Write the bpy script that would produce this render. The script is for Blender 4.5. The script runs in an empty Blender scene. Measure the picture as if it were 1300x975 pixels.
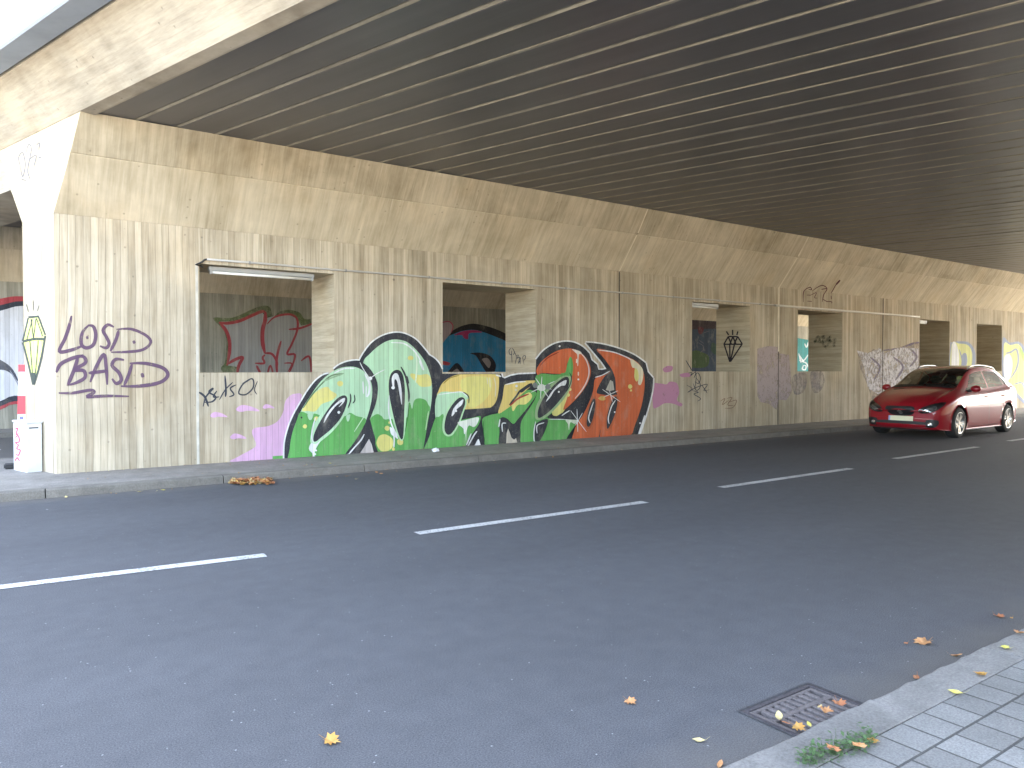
import bpy, bmesh, math, random
from mathutils import Vector, Matrix, geometry
from mathutils.bvhtree import BVHTree
random.seed(7)
S = bpy.context.scene
COL = S.collection
# ------------------------------------------------------------------ camera model (world: x along the wall, y away from the camera, z up)
H = 1.45; FPX = 950.0
FWD = Vector((.5748, .8183, 0)).normalized(); RGT = Vector((FWD.y, -FWD.x, 0))
PITCH = math.atan(18.0/FPX)
fw = (FWD*math.cos(PITCH) - Vector((0,0,1))*math.sin(PITCH)); up = RGT.cross(fw)
CAM = Vector((0,0,H))
def ray(px, py): return fw + RGT*((px-650)/FPX) - up*((py-487.5)/FPX)
def on_z(px, py, z=0.0):
    r = ray(px,py); return CAM + r*((z-H)/r.z)
def on_y(px, py, y):
    r = ray(px,py); return CAM + r*(y/r.y)
D = Vector((-.2906,.957,0)).normalized()       # direction of the skew deck
E = Vector((D.y,-D.x,0))                        # across the deck
WN = 11.31                                      # front plane of the middle wall
Q0 = E.x*0.73 + E.y*WN                          # skew plane holding the wall ends
def end_x(y, q=Q0): return (q - E.y*y)/E.x
def on_q(px, py, q=Q0):
    r = ray(px,py); return CAM + r*(q/(r.dot(E)))
# ------------------------------------------------------------------ helpers
def link(name, me, mats, parent=None, loc=None, smooth=False):
    o = bpy.data.objects.new(name, me); COL.objects.link(o)
    for m in (mats if isinstance(mats,(list,tuple)) else [mats]): me.materials.append(m)
    if parent is not None:
        o.parent = parent; o.matrix_parent_inverse = Matrix.Identity(4)
        me.transform(Matrix.Translation(-parent.location)) if loc is None else None
    if smooth:
        for p in me.polygons: p.use_smooth = True
    return o
def bm_obj(name, bm, mats, parent=None, smooth=False, recalc=True, local=False):
    if recalc: bmesh.ops.recalc_face_normals(bm, faces=bm.faces)
    me = bpy.data.meshes.new(name); bm.to_mesh(me); bm.free()
    return link(name, me, mats, parent, loc=(True if local else None), smooth=smooth)
def thing(name, label, cat, loc=(0,0,0), rotz=0, group=None, kind=None):
    o = bpy.data.objects.new(name, None); COL.objects.link(o); o.location = loc; o.rotation_euler = (0,0,rotz)
    o.empty_display_size = .2
    tag(o,label,cat,group,kind); return o
def tag(o, label=None, cat=None, group=None, kind=None):
    if label: o['label'] = label
    if cat: o['category'] = cat
    if group: o['group'] = group
    if kind: o['kind'] = kind
    return o
def box(bm, a, b, mi=0):
    v = [bm.verts.new((x,y,z)) for x in (a[0],b[0]) for y in (a[1],b[1]) for z in (a[2],b[2])]
    for f in ((0,1,3,2),(4,6,7,5),(0,4,5,1),(2,3,7,6),(0,2,6,4),(1,5,7,3)):
        bm.faces.new([v[i] for i in f]).material_index = mi
    return v
def quad(bm, p, mi=0):
    f = bm.faces.new([bm.verts.new(q) for q in p]); f.material_index = mi; return f
def sweep(bm, prof, ends, mi=0, cap=True):
    """prof: list of (y,z); ends: two functions y->x"""
    a = [bm.verts.new((ends[0](y),y,z)) for y,z in prof]; b = [bm.verts.new((ends[1](y),y,z)) for y,z in prof]
    n = len(prof)
    for i in range(n):
        f = bm.faces.new((a[i],a[(i+1)%n],b[(i+1)%n],b[i])); f.material_index = mi
    if cap:
        bm.faces.new(a).material_index = mi; bm.faces.new(list(reversed(b))).material_index = mi
def tube(bm, pts, r, n=8, mi=0, cap=True):
    rings = []
    for i,p in enumerate(pts):
        p = Vector(p); a = Vector(pts[max(i-1,0)]); b = Vector(pts[min(i+1,len(pts)-1)])
        t = (b-a).normalized(); s = t.cross(Vector((0,0,1)))
        if s.length < .01: s = t.cross(Vector((1,0,0)))
        s.normalize(); u = s.cross(t)
        rr = r[i] if isinstance(r,(list,tuple)) else r
        rings.append([bm.verts.new(p + (s*math.cos(2*math.pi*k/n) + u*math.sin(2*math.pi*k/n))*rr) for k in range(n)])
    for i in range(len(rings)-1):
        for k in range(n):
            bm.faces.new((rings[i][k],rings[i][(k+1)%n],rings[i+1][(k+1)%n],rings[i+1][k])).material_index = mi
    if cap:
        bm.faces.new(rings[0]).material_index = mi; bm.faces.new(list(reversed(rings[-1]))).material_index = mi
# ------------------------------------------------------------------ materials
class NT:
    def __init__(s, name):
        s.m = bpy.data.materials.new(name); s.m.use_nodes = True; s.t = s.m.node_tree
        s.b = s.t.nodes['Principled BSDF']; s.out = s.t.nodes['Material Output']
    def n(s, typ, ins=None, **kw):
        x = s.t.nodes.new(typ)
        for k,v in kw.items(): setattr(x,k,v)
        if ins:
            for k,v in ins.items(): s.set(x.inputs[k], v)
        return x
    def set(s, sock, v):
        if isinstance(v, bpy.types.NodeSocket): s.t.links.new(v, sock)
        elif isinstance(v, bpy.types.Node): s.t.links.new(v.outputs[0], sock)
        else: sock.default_value = v
    def math(s, op, a, b=0.0, c=None, clamp=False):
        x = s.n('ShaderNodeMath', {0:a,1:b}, operation=op, use_clamp=clamp)
        if c is not None: s.set(x.inputs[2], c)
        return x.outputs[0]
    def pos(s): return s.n('ShaderNodeNewGeometry').outputs['Position']
    def map(s, v, scale=(1,1,1), loc=(0,0,0), rot=(0,0,0)):
        return s.n('ShaderNodeMapping', {'Vector':v,'Scale':scale,'Location':loc,'Rotation':rot}).outputs[0]
    def noise(s, v, sc=1, det=4, rough=.55, dist=0):
        return s.n('ShaderNodeTexNoise', {'Vector':v,'Scale':sc,'Detail':det,'Roughness':rough,'Distortion':dist}).outputs['Fac']
    def ramp(s, f, stops):
        x = s.n('ShaderNodeValToRGB', {'Fac':f}); r = x.color_ramp
        while len(r.elements) < len(stops): r.elements.new(.5)
        for e,(p,c) in zip(r.elements, stops):
            e.position = p; e.color = (c,c,c,1) if not isinstance(c,(tuple,list)) else (*c[:3],1)
        return x.outputs[0]
    def mix(s, f, a, b, mode='MIX'):
        x = s.n('ShaderNodeMix', data_type='RGBA', blend_type=mode, clamp_factor=True)
        s.set(x.inputs[0], f)
        for i,v in ((6,a),(7,b)):
            if isinstance(v,(tuple,list)): v = (*v[:3],1)
            elif isinstance(v,(int,float)): v = (v,v,v,1)
            s.set(x.inputs[i], v)
        return x.outputs[2]
    def bump(s, h, st=.3, d=.01):
        x = s.n('ShaderNodeBump', {'Height':h,'Strength':st,'Distance':d}); s.set(s.b.inputs['Normal'], x.outputs[0])
    def fin(s, col=None, rough=None, metal=None, spec=None):
        if col is not None: s.set(s.b.inputs['Base Color'], (*col[:3],1) if isinstance(col,(tuple,list)) else col)
        if rough is not None: s.set(s.b.inputs['Roughness'], rough)
        if metal is not None: s.b.inputs['Metallic'].default_value = metal
        if spec is not None: s.b.inputs['Specular IOR Level'].default_value = spec
        return s.m
def simple(name, c, rough=.5, metal=0, var=.12, sc=8):
    t = NT(name); n = t.noise(t.pos(), sc)
    v = t.ramp(n, [(.3,1-var),(.7,1+var*.6)])
    return t.fin(t.mix(1.0, c, v, 'MULTIPLY'), rough, metal)

def board_pattern(t, axis, w, seam=.06):
    """tone per board and seam line along one axis"""
    p = t.n('ShaderNodeSeparateXYZ', {0:axis[0]}).outputs[axis[1]]
    wob = t.math('MULTIPLY', t.math('SUBTRACT', t.noise(t.pos(), .8, 1), .5), .05)
    u = t.math('DIVIDE', t.math('ADD', p, wob), w)
    idx = t.math('FLOOR', u); fr = t.math('FRACT', u)
    # boards come in uneven widths: a second hash trims each
    tone = t.n('ShaderNodeTexWhiteNoise', {'W':idx}, noise_dimensions='1D').outputs['Value']
    d = t.math('ABSOLUTE', t.math('SUBTRACT', fr, .5))
    line = t.ramp(d, [(.5-seam,0),(.5-seam*.25,1)])
    return tone, line, fr
def concrete(name, axis='x', w=.088, dark=(.27,.222,.148), light=(.60,.522,.392), board=.75, blotch=.55, ys=9, bumpst=.5, fn=.7):
    t = NT(name); P = t.pos()
    if axis == 'q': src = (t.map(P, rot=(0,0,-math.atan2(E.y,E.x))), 'Z')
    elif axis == 'x': src = (P,'X')
    else: src = (P,'Z')
    tone, line, fr = board_pattern(t, src, w)
    tone2,_,_ = board_pattern(t, src, w*3.7)
    if axis == 'x': st = t.map(P, (9,ys,.55)); st2 = t.map(P,(34,ys*3.6,1.6))
    elif axis == 'q': st = t.map(P, (.8,.8,14), rot=(0,0,0)); st2 = t.map(P,(3,3,50))
    else: st = t.map(P, (.9,.9,12)); st2 = t.map(P,(3,3,45))
    streak = t.noise(st, 1.3, 5, .65); fine = t.noise(st2, 1.2, 3, .6)
    blo = t.noise(P, .55, 6, .62, .6); blo2 = t.noise(P, 2.3, 5, .6)
    f = t.math('MULTIPLY', t.math('SUBTRACT', tone, .5), board*.55)
    f = t.math('ADD', f, t.math('MULTIPLY', t.math('SUBTRACT', tone2, .5), board*.18))
    f = t.math('ADD', f, t.math('MULTIPLY', t.math('SUBTRACT', streak, .5), 1.3))
    f = t.math('ADD', f, t.math('MULTIPLY', t.math('SUBTRACT', fine, .5), fn))
    f = t.math('ADD', f, t.math('MULTIPLY', t.math('SUBTRACT', blo, .5), blotch*1.9))
    f = t.math('ADD', f, t.math('MULTIPLY', t.math('SUBTRACT', blo2, .5), blotch*.8))
    f = t.math('ADD', f, .56, clamp=True)
    c = t.mix(f, dark, light)
    if axis == 'x':
        ef = t.noise(t.map(P,(26,ys*2.8,.5),(3,1,7)), 1.0, 4, .6); em = t.noise(P,.8,3)
        ef = t.math('MULTIPLY', t.ramp(ef,[(.56,0),(.70,1)]), t.ramp(em,[(.42,0),(.6,.55)]))
        c = t.mix(ef, c, (.68,.62,.48))
        dk = t.noise(t.map(P,(17,ys*1.9,.7),(9,2,1)), 1.0, 4, .6); dm = t.noise(t.map(P,(1,1,1),(4,4,4)),1.1,3)
        dk = t.math('MULTIPLY', t.ramp(dk,[(.58,0),(.72,1)]), t.ramp(dm,[(.48,0),(.65,.5)]))
        c = t.mix(dk, c, (.17,.13,.085))
    # warm rust / lime tints
    hue = t.noise(P, .9, 3)
    c = t.mix(t.ramp(hue,[(.5,0),(.75,.35)]), c, t.mix(1.0, c, (1.12,.98,.80), 'MULTIPLY'))
    grey = t.noise(t.map(P,(1,1,1),(13,5,2)), .7, 4)
    c = t.mix(t.ramp(grey,[(.5,0),(.72,.5)]), c, t.mix(1.0, c, (.86,.90,.95), 'MULTIPLY'))
    c = t.mix(t.math('MULTIPLY', line, .42*board), c, (.10,.085,.06))
    # pores and tie holes
    v = t.n('ShaderNodeTexVoronoi', {'Vector':P,'Scale':9.0}, feature='F1'); vd = v.outputs['Distance']
    pick = t.n('ShaderNodeSeparateColor', {0:v.outputs['Color']}).outputs[0]
    hole = t.math('MULTIPLY', t.ramp(vd,[(.09,1),(.16,0)]), t.math('GREATER_THAN', pick, .80))
    v2 = t.n('ShaderNodeTexVoronoi', {'Vector':P,'Scale':2.1}, feature='F1')
    pick2 = t.n('ShaderNodeSeparateColor', {0:v2.outputs['Color']}).outputs[0]
    hole2 = t.math('MULTIPLY', t.ramp(v2.outputs['Distance'],[(.035,1),(.06,0)]), t.math('GREATER_THAN', pick2, .55))
    hole = t.math('MAXIMUM', t.math('MULTIPLY',hole,.6), hole2)
    c = t.mix(t.math('MULTIPLY',hole,.55), c, (.07,.06,.05))
    h = t.math('ADD', t.math('MULTIPLY', tone, .55*board), t.math('MULTIPLY', fine, .35))
    h = t.math('SUBTRACT', h, t.math('MULTIPLY', line, .8*board)); h = t.math('SUBTRACT', h, t.math('MULTIPLY',hole,.8))
    t.bump(h, bumpst, .012)
    return t.fin(c, .88, 0, .25)
M = {}
M['wall'] = concrete('wall_concrete','x')
M['haunch'] = concrete('haunch_concrete','x', .22, (.37,.31,.205),(.69,.605,.455), .2, .85, ys=.9, bumpst=.25, fn=.35)
M['band'] = concrete('upper_haunch_concrete','x', .16, (.28,.235,.155),(.62,.54,.40), .22, 1.0, ys=.8, bumpst=.3, fn=.4)
M['jamb'] = concrete('jamb_concrete','z', .10, (.30,.245,.16),(.56,.485,.35), .45, .35)
M['beam'] = concrete('beam_concrete','z', .085, (.24,.21,.16),(.47,.42,.335), .12, 1.0)
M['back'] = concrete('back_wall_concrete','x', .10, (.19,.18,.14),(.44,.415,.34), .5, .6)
def asphalt():
    t = NT('asphalt'); P = t.pos()
    sp = t.noise(P, 150, 3, .8); big = t.noise(t.map(P,(.35,1.1,1)), .9, 5, .6); mid = t.noise(P, 7, 4)
    c = t.mix(t.ramp(sp,[(.32,0),(.7,1)]), (.044,.045,.049), (.148,.150,.156))
    c = t.mix(1.0, c, t.ramp(big,[(.3,.93),(.7,1.05)]), 'MULTIPLY')
    c = t.mix(1.0, c, t.ramp(mid,[(.3,.93),(.7,1.07)]), 'MULTIPLY')
    # light aggregate flecks and flattened chewing gum
    v = t.n('ShaderNodeTexVoronoi', {'Vector':P,'Scale':38.0}, feature='F1')
    pk = t.n('ShaderNodeSeparateColor', {0:v.outputs['Color']}).outputs[0]
    fl = t.math('MULTIPLY', t.ramp(v.outputs['Distance'],[(.12,1),(.2,0)]), t.math('GREATER_THAN', pk, .965))
    v2 = t.n('ShaderNodeTexVoronoi', {'Vector':P,'Scale':1.7}, feature='F1')
    pk2 = t.n('ShaderNodeSeparateColor', {0:v2.outputs['Color']}).outputs[0]
    gum = t.math('MULTIPLY', t.ramp(v2.outputs['Distance'],[(.016,1),(.024,0)]), t.math('GREATER_THAN', pk2, .72))
    c = t.mix(t.math('MULTIPLY',fl,.55), c, (.45,.45,.45)); c = t.mix(t.math('MULTIPLY',gum,.8), c, (.5,.5,.5))
    # wheel tracks and dusty edges along the road
    y = t.n('ShaderNodeSeparateXYZ', {0:P}).outputs[1]
    for y0,wd,am in ((7.3,.45,.93),(9.0,.4,.93),(3.0,.45,.94),(4.8,.4,.94)):
        d = t.math('ABSOLUTE', t.math('SUBTRACT', y, y0)); m = t.ramp(t.math('DIVIDE', d, wd*2),[(.0,am),(1,1)])
        c = t.mix(1.0, c, m, 'MULTIPLY')
    wob = t.math('MULTIPLY', t.noise(P,2.2,4), .45)
    e = t.math('ADD', t.math('ABSOLUTE', t.math('SUBTRACT', y, 5.78)), wob)
    c = t.mix(t.ramp(t.math('SUBTRACT', e, 3.95),[(0,0),(.4,.5)]), c, (.17,.155,.13))
    t.bump(t.math('ADD', sp, t.math('MULTIPLY',mid,.4)), .45, .006)
    return t.fin(c, .85, 0, .22)
M['asphalt'] = asphalt()
def paving():
    t = NT('block_paving'); P = t.pos()
    mp = t.map(P, (1,1,1), (.03,-1.468+.16*40,0))
    b = t.n('ShaderNodeTexBrick', {'Vector':mp,'Color1':(.185,.182,.170,1),'Color2':(.23,.227,.212,1),'Mortar':(.075,.075,.07,1),'Scale':1.0,
        'Mortar Size':.0055,'Mortar Smooth':.25,'Bias':0.0,'Brick Width':.16,'Row Height':.16}, offset=.5)
    sp = t.noise(P, 130, 2, .7); blo = t.noise(P, 3, 5)
    c = t.mix(1.0, b.outputs['Color'], t.ramp(sp,[(.3,.72),(.7,1.2)]), 'MULTIPLY')
    c = t.mix(1.0, c, t.ramp(blo,[(.3,.78),(.7,1.1)]), 'MULTIPLY')
    h = t.math('SUBTRACT', t.math('MULTIPLY',sp,.25), b.outputs['Fac'])
    t.bump(h, .8, .006)
    return t.fin(c, .8, 0, .4)
M['paving'] = paving()
def stone(name, c0, c1, sc=80):
    t = NT(name); P = t.pos(); sp = t.noise(P, sc, 3, .75); blo = t.noise(P, 1.6, 6, .65); st = t.noise(P, 9, 4)
    c = t.mix(t.ramp(sp,[(.3,0),(.7,1)]), c0, c1)
    c = t.mix(1.0, c, t.ramp(blo,[(.3,.72),(.7,1.12)]), 'MULTIPLY'); c = t.mix(1.0, c, t.ramp(st,[(.35,.86),(.65,1.05)]), 'MULTIPLY')
    t.bump(t.math('ADD',sp,st), .5, .006); return t.fin(c, .8, 0, .35)
M['kerb'] = stone('kerb_stone',(.165,.158,.145),(.27,.26,.24))
M['kerb_far'] = stone('old_kerb_stone',(.14,.13,.11),(.24,.22,.19))
M['walk'] = stone('pavement_surface',(.19,.178,.16),(.35,.325,.29),50)
M['ground'] = stone('pale_ground',(.32,.28,.21),(.42,.37,.28),3)
def soffit():
    t = NT('dark_soffit_panel'); P = t.pos()
    q = t.map(P, rot=(0,0,-math.atan2(D.y,D.x)))
    s = t.noise(t.map(q,(.25,6,1)), 1.2, 4); b = t.noise(P, .35, 5, .6)
    c = t.mix(s, (.068,.067,.072), (.112,.110,.115)); c = t.mix(1.0, c, t.ramp(b,[(.3,.85),(.7,1.12)]), 'MULTIPLY')
    t.bump(s, .12, .01); return t.fin(c, .36, 0, .5)
M['soffit'] = soffit()
M['strip'] = simple('pale_joint_strip',(.30,.275,.215),.7,0,.35,3)
def linepaint():
    t = NT('road_paint'); P = t.pos(); sp = t.noise(P,60,4,.75); b = t.noise(P,3,3)
    f = t.ramp(t.math('ADD', t.math('MULTIPLY',sp,.8), t.math('MULTIPLY',b,.25)),[(.43,0),(.53,1)])
    c = t.mix(f,(.16,.16,.165),(.58,.58,.56)); t.bump(sp,.3,.004); return t.fin(c,.6)
M['line'] = linepaint()
PAINT = {}
def paint(c):
    key = tuple(round(x,3) for x in c)
    if key in PAINT: return PAINT[key]
    t = NT('spray_paint'); P = t.pos()
    tone,line,_ = board_pattern(t,(P,'X'),.088)
    st = t.noise(t.map(P,(20,20,1.2)),1.2,5,.7); b = t.noise(P,1.3,5)
    m = t.math('ADD', t.math('MULTIPLY',t.math('SUBTRACT',tone,.5),.2), t.math('MULTIPLY',t.math('SUBTRACT',st,.5),.55))
    m = t.math('ADD', m, t.math('MULTIPLY',t.math('SUBTRACT',b,.5),.35)); m = t.math('ADD',m,1.0)
    col = t.mix(1.0, c, m, 'MULTIPLY')
    scr = t.noise(P, 38, 3, .8); col = t.mix(t.ramp(scr,[(.62,0),(.73,.6)]), col, (.38,.34,.27))
    thin = t.noise(t.map(P,(3,3,1.5)), 1.6, 6, .7); col = t.mix(t.ramp(thin,[(.52,0),(.72,.28)]), col, (.42,.38,.30))
    col = t.mix(t.math('MULTIPLY',line,.34), col, (.08,.07,.06))
    t.bump(t.math('ADD',st,t.math('MULTIPLY',line,-.7)), .35, .01)
    PAINT[key] = t.fin(col,.75,0,.12); return PAINT[key]
def faded(name, c, lo=.45, hi=.6, amt=.7, sc=3.0):
    """thin worn paint: the wall shows through"""
    t = NT(name); P = t.pos(); n = t.noise(t.map(P,(2.0,2.0,1.5)), sc, 7, .72); n2 = t.noise(P, 22, 3, .7)
    f = t.math('MULTIPLY', t.ramp(t.math('ADD',t.math('MULTIPLY',n,.75),t.math('MULTIPLY',n2,.25)),[(lo,0),(hi,1)]), amt)
    t.set(t.b.inputs['Alpha'], f); return t.fin(c,.8,0,.2)
# ------------------------------------------------------------------ paint shapes
def catmull(pts, closed, n=5):
    P = [Vector((p[0],p[1])) for p in pts]; out = []; N = len(P)
    for i in range(N if closed else N-1):
        p1,p2 = P[i],P[(i+1)%N]
        p0 = P[i-1] if (closed or i>0) else p1; p3 = P[(i+2)%N] if (closed or i+2<N) else p2
        for k in range(n):
            u = k/n; out.append(.5*((2*p1)+(p2-p0)*u+(2*p0-5*p1+4*p2-p3)*u*u+(3*p1-p0-3*p2+p3)*u**3))
    if not closed: out.append(P[-1])
    return out
class Mural:
    """flat paint film traced at its own place on a wall plane; every coat sits a hair above the last"""
    def __init__(s, name, proj, nrm, parent, label=None, org=(0,0), sc=1.0, step=.0004, zmin=.102):
        s.bm = bmesh.new(); s.mats = []; s.proj = proj; s.n = Vector(nrm); s.k = 0; s.name = name; s.parent = parent
        s.label = label; s.org = org; s.sc = sc; s.step = step; s.zmin = zmin; s.base = .003
    def pt(s, p, extra=0):
        q = s.proj(s.org[0]+p[0]/s.sc, s.org[1]+p[1]/s.sc); q.z = max(q.z, s.zmin)
        return q + s.n*(s.base + s.k*s.step + extra)
    def mi(s, c):
        m = c if isinstance(c, bpy.types.Material) else paint(c)
        if m not in s.mats: s.mats.append(m)
        return s.mats.index(m)
    def poly(s, pts, c, smooth=True, n=4):
        P = catmull(pts, True, n) if smooth else [Vector((p[0],p[1])) for p in pts]
        tri = geometry.tessellate_polygon([[Vector((p.x,p.y,0)) for p in P]])
        v = [s.bm.verts.new(s.pt((p.x,p.y))) for p in P]; i = s.mi(c)
        for t in tri:
            try: s.bm.faces.new([v[a] for a in t]).material_index = i
            except ValueError: pass
        s.k += 1; return s
    def line(s, pts, w, c, taper=True, closed=False, n=5, smooth=True):
        P = catmull(pts, closed, n) if smooth else [Vector((p[0],p[1])) for p in pts]
        if closed: P.append(P[0].copy())
        i = s.mi(c); prev = None; N = len(P)
        for k,p in enumerate(P):
            a = P[max(k-1,0)]; b = P[min(k+1,N-1)]; t = (b-a)
            if t.length < 1e-6: continue
            t.normalize(); nn = Vector((-t.y,t.x)); ww = w/2
            if taper and not closed:
                e = min(k,N-1-k)/max(1,N*.18); ww *= .45+.55*min(1,e)
            va = s.bm.verts.new(s.pt(p+nn*ww, k*.00003)); vb = s.bm.verts.new(s.pt(p-nn*ww, k*.00003))
            if prev: s.bm.faces.new((prev[0],prev[1],vb,va)).material_index = i
            prev = (va,vb)
        s.k += 1; return s
    def dot(s, c, r, col, ry=None, n=10):
        s.poly([(c[0]+r*math.cos(a*2*math.pi/n)*random.uniform(.88,1.12), c[1]+(ry or r)*math.sin(a*2*math.pi/n)) for a in range(n)], col, True, 2); return s
    def done(s):
        # all faces look away from the wall
        for f in s.bm.faces:
            f.normal_update()
            if f.normal.dot(s.n) < 0: f.normal_flip()
        o = bm_obj(s.name, s.bm, s.mats, s.parent, recalc=False)
        if s.label: o['label'] = s.label
        return o
exec_later = []
# ================================================================== THE SETTING
bm = bmesh.new(); quad(bm, [(-260,-260,-.08),(320,-260,-.08),(320,320,-.08),(-260,320,-.08)])
tag(bm_obj('ground', bm, M['ground']), kind='structure')
# drain position on the carriageway
GX0,GX1,GY0,GY1 = 2.60,3.09,1.69,2.02
KN0,KN1 = 1.466,1.655       # near kerb
def kerb_wob(x): return .012*math.sin(x*1.7)+.008*math.sin(x*4.3+1)
bm = bmesh.new()
xs = [-90,GX0,GX1,120]; ys = [KN1-.1,GY0,GY1,9.92]
for i in range(3):
    for j in range(3):
        if i==1 and j==1: continue
        quad(bm,[(xs[i],ys[j],0),(xs[i+1],ys[j],0),(xs[i+1],ys[j+1],0),(xs[i],ys[j+1],0)])
bmesh.ops.remove_doubles(bm, verts=bm.verts, dist=1e-5)
tag(bm_obj('road', bm, M['asphalt']), kind='structure')
bm = bmesh.new(); quad(bm,[(-90,13.9,0),(120,13.9,0),(120,19.3,0),(-90,19.3,0)])
tag(bm_obj('back_road', bm, M['asphalt']), kind='structure')
# far pavement with its kerb, lying in stones of about 1.9 m
bm = bmesh.new(); KF = 9.90
x = -40.0; rr = random.Random(3)
kb = bmesh.new()
while x < 60:
    L = 1.93; a = x+.006; b = x+L-.006; dz = rr.uniform(-.004,.004); dy = rr.uniform(-.004,.004)
    prof = [(KF+dy,-.03),(KF+.012+dy,.085+dz),(KF+.03+dy,.1+dz),(KF+.15,.1+dz),(KF+.15,-.03)]
    sweep(kb, prof, (lambda y,a=a:a, lambda y,b=b:b)); x += L
tag(bm_obj('far_kerb', kb, M['kerb_far']), kind='structure')
quad(bm,[(-40,KF+.15,.097),(60,KF+.15,.097),(60,WN+.2,.100),(-40,WN+.2,.100)])
quad(bm,[(-40,WN+.2,.100),(end_x(WN+.2)+.3,WN+.2,.1),(end_x(13.75)+.3,13.75,.1),(-40,13.75,.1)])
quad(bm,[(end_x(12.1)-.1,12.1,.0985),(60,12.1,.0985),(60,13.75,.0985),(end_x(13.75)-.1,13.75,.0985)])
quad(bm,[(-40,19.45,.1),(60,19.45,.1),(60,21.0,.1),(-40,21.0,.1)])
tag(bm_obj('far_pavement', bm, M['walk'], recalc=False), kind='structure')
kb = bmesh.new(); x = -40.
while x < 60:
    for y0,y1 in ((13.75,13.9),(19.3,19.45)):
        sweep(kb,[(y0,-.03),(y0+.01,.1),(y1-.01,.1),(y1,-.03)],(lambda y,a=x+.004:a, lambda y,b=x+.996:b))
    x += 1
tag(bm_obj('back_kerb', kb, M['kerb_far']), kind='structure')
# near kerb (chipped edge) and block paving
kb = bmesh.new(); x = -12.35; rr = random.Random(11)
while x < 45:
    L = 1.02; n = 14; dz = rr.uniform(-.003,.003); rows = []
    for i in range(n+1):
        xx = x+.004+(L-.008)*i/n; ch = (abs(rr.gauss(0,.006)) if rr.random()<.8 else rr.uniform(.008,.016)) + .0015*math.sin(xx*9)
        rows.append([kb.verts.new(p) for p in ((xx,KN0,-.03),(xx,KN0+.002,.098+dz),(xx,KN0+.008,.101+dz),(xx,KN1-.012-ch,.101+dz),(xx,KN1-.002-ch*.5,.094+dz-ch*.25),(xx,KN1-.001,.05),(xx,KN1,-.03))])
    for i in range(n):
        for k in range(6): kb.faces.new((rows[i][k],rows[i][k+1],rows[i+1][k+1],rows[i+1][k]))
    kb.faces.new(rows[0]); kb.faces.new(rows[-1][::-1]); x += L
tag(bm_obj('near_kerb', kb, M['kerb']), kind='structure')
bm = bmesh.new(); quad(bm,[(-14,-3.5,.098),(45,-3.5,.098),(45,KN0-.002,.098),(-14,KN0-.002,.098)])
tag(bm_obj('near_pavement', bm, M['paving']), kind='structure')
# lane markings
def dash(name_, p, q, w=.12):
    a = on_z(*p); b = on_z(*q); t = (b-a); t.z=0; t.normalize(); nrm = Vector((-t.y,t.x,0))*w/2
    bm = bmesh.new(); n = 10; prev=None
    for i in range(n+1):
        c = a.lerp(b,i/n); c.z=.004; v=(bm.verts.new(c-nrm*random.uniform(.95,1.04)),bm.verts.new(c+nrm*random.uniform(.95,1.04)))
        if prev: bm.faces.new((prev[0],v[0],v[1],prev[1]))
        prev=v
    return bm
mk = [((-305,783),(337,705)),((529,677.5),(819,637.5)),((915,619),(1080,595)),((1136,582.5),(1241,567.5)),((1281,560),(1352,549.5)),((1385,545),(1440,537.5))]
for a,b in mk:
    o = bm_obj('lane_marking', dash('',a,b), M['line']); tag(o, kind='structure')
bm = bmesh.new()
for i in range(12):
    x0 = -16+i*6.0; quad(bm,[(x0,16.35,.004),(x0+4.2,16.35,.004),(x0+4.2,16.47,.004),(x0,16.47,.004)])
tag(bm_obj('back_road_marking', bm, M['line']), kind='structure')

# ================================================================== WALLS
WIN = []
for xl,xr in ((253.5,424.5),(562,680),(878.6,952),(1012.5,1069),(1167.5,1205.5),(1240,1272)):
    WIN.append((on_y(xl,420,WN).x, on_y(xr,420,WN).x))
SILL,TOPW = 1.41,2.965
print('windows', [(round(a,2),round(b,2)) for a,b in WIN])
QR = E.x*34.2+E.y*WN
def wall_mesh(y0,y1,wins,sill,top,ztop,xr=None,left=None,right=None,zb=-.06):
    """slab with openings; front face y0, back face y1; skew ends"""
    bm = bmesh.new(); L = left or (lambda y: end_x(y)); R = right or (lambda y: end_x(y,QR))
    xs = ['L']+[v for w in wins for v in w]+['R']; zs = [zb,sill,top,ztop] if wins else [zb,ztop]
    def X(k,y): return L(y) if k=='L' else R(y) if k=='R' else k
    for i in range(len(xs)-1):
        a,b = xs[i],xs[i+1]; iswin = wins and i%2==1
        for j in range(len(zs)-1):
            if iswin and j==1: continue
            for y in (y0,y1):
                quad(bm,[(X(a,y),y,zs[j]),(X(b,y),y,zs[j]),(X(b,y),y,zs[j+1]),(X(a,y),y,zs[j+1])],0)
    for a,b in wins:
        for x in (a,b): quad(bm,[(x,y0,sill),(x,y1,sill),(x,y1,top),(x,y0,top)],1)
        for z in (sill,top): quad(bm,[(a,y0,z),(b,y0,z),(b,y1,z),(a,y1,z)],1)
    for k in ('L','R'): quad(bm,[(X(k,y0),y0,zb),(X(k,y1),y1,zb),(X(k,y1),y1,ztop),(X(k,y0),y0,ztop)],0)
    quad(bm,[(X('L',y0),y0,ztop),(X('R',y0),y0,ztop),(X('R',y1),y1,ztop),(X('L',y1),y1,ztop)],0)
    bmesh.ops.remove_doubles(bm, verts=bm.verts, dist=1e-4)
    return bm
HL,HM,HT = 3.47,4.14,4.60
WB = WN+1.0
wall = thing('underpass_wall','beige board-marked concrete wall with square window openings and a large green and orange graffiti','wall',(end_x(WN),WN,0))
wm = bm_obj('wall_slab', wall_mesh(WN,WB,WIN,SILL,TOPW,HL), [M['wall'],M['jamb']], wall)
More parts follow.
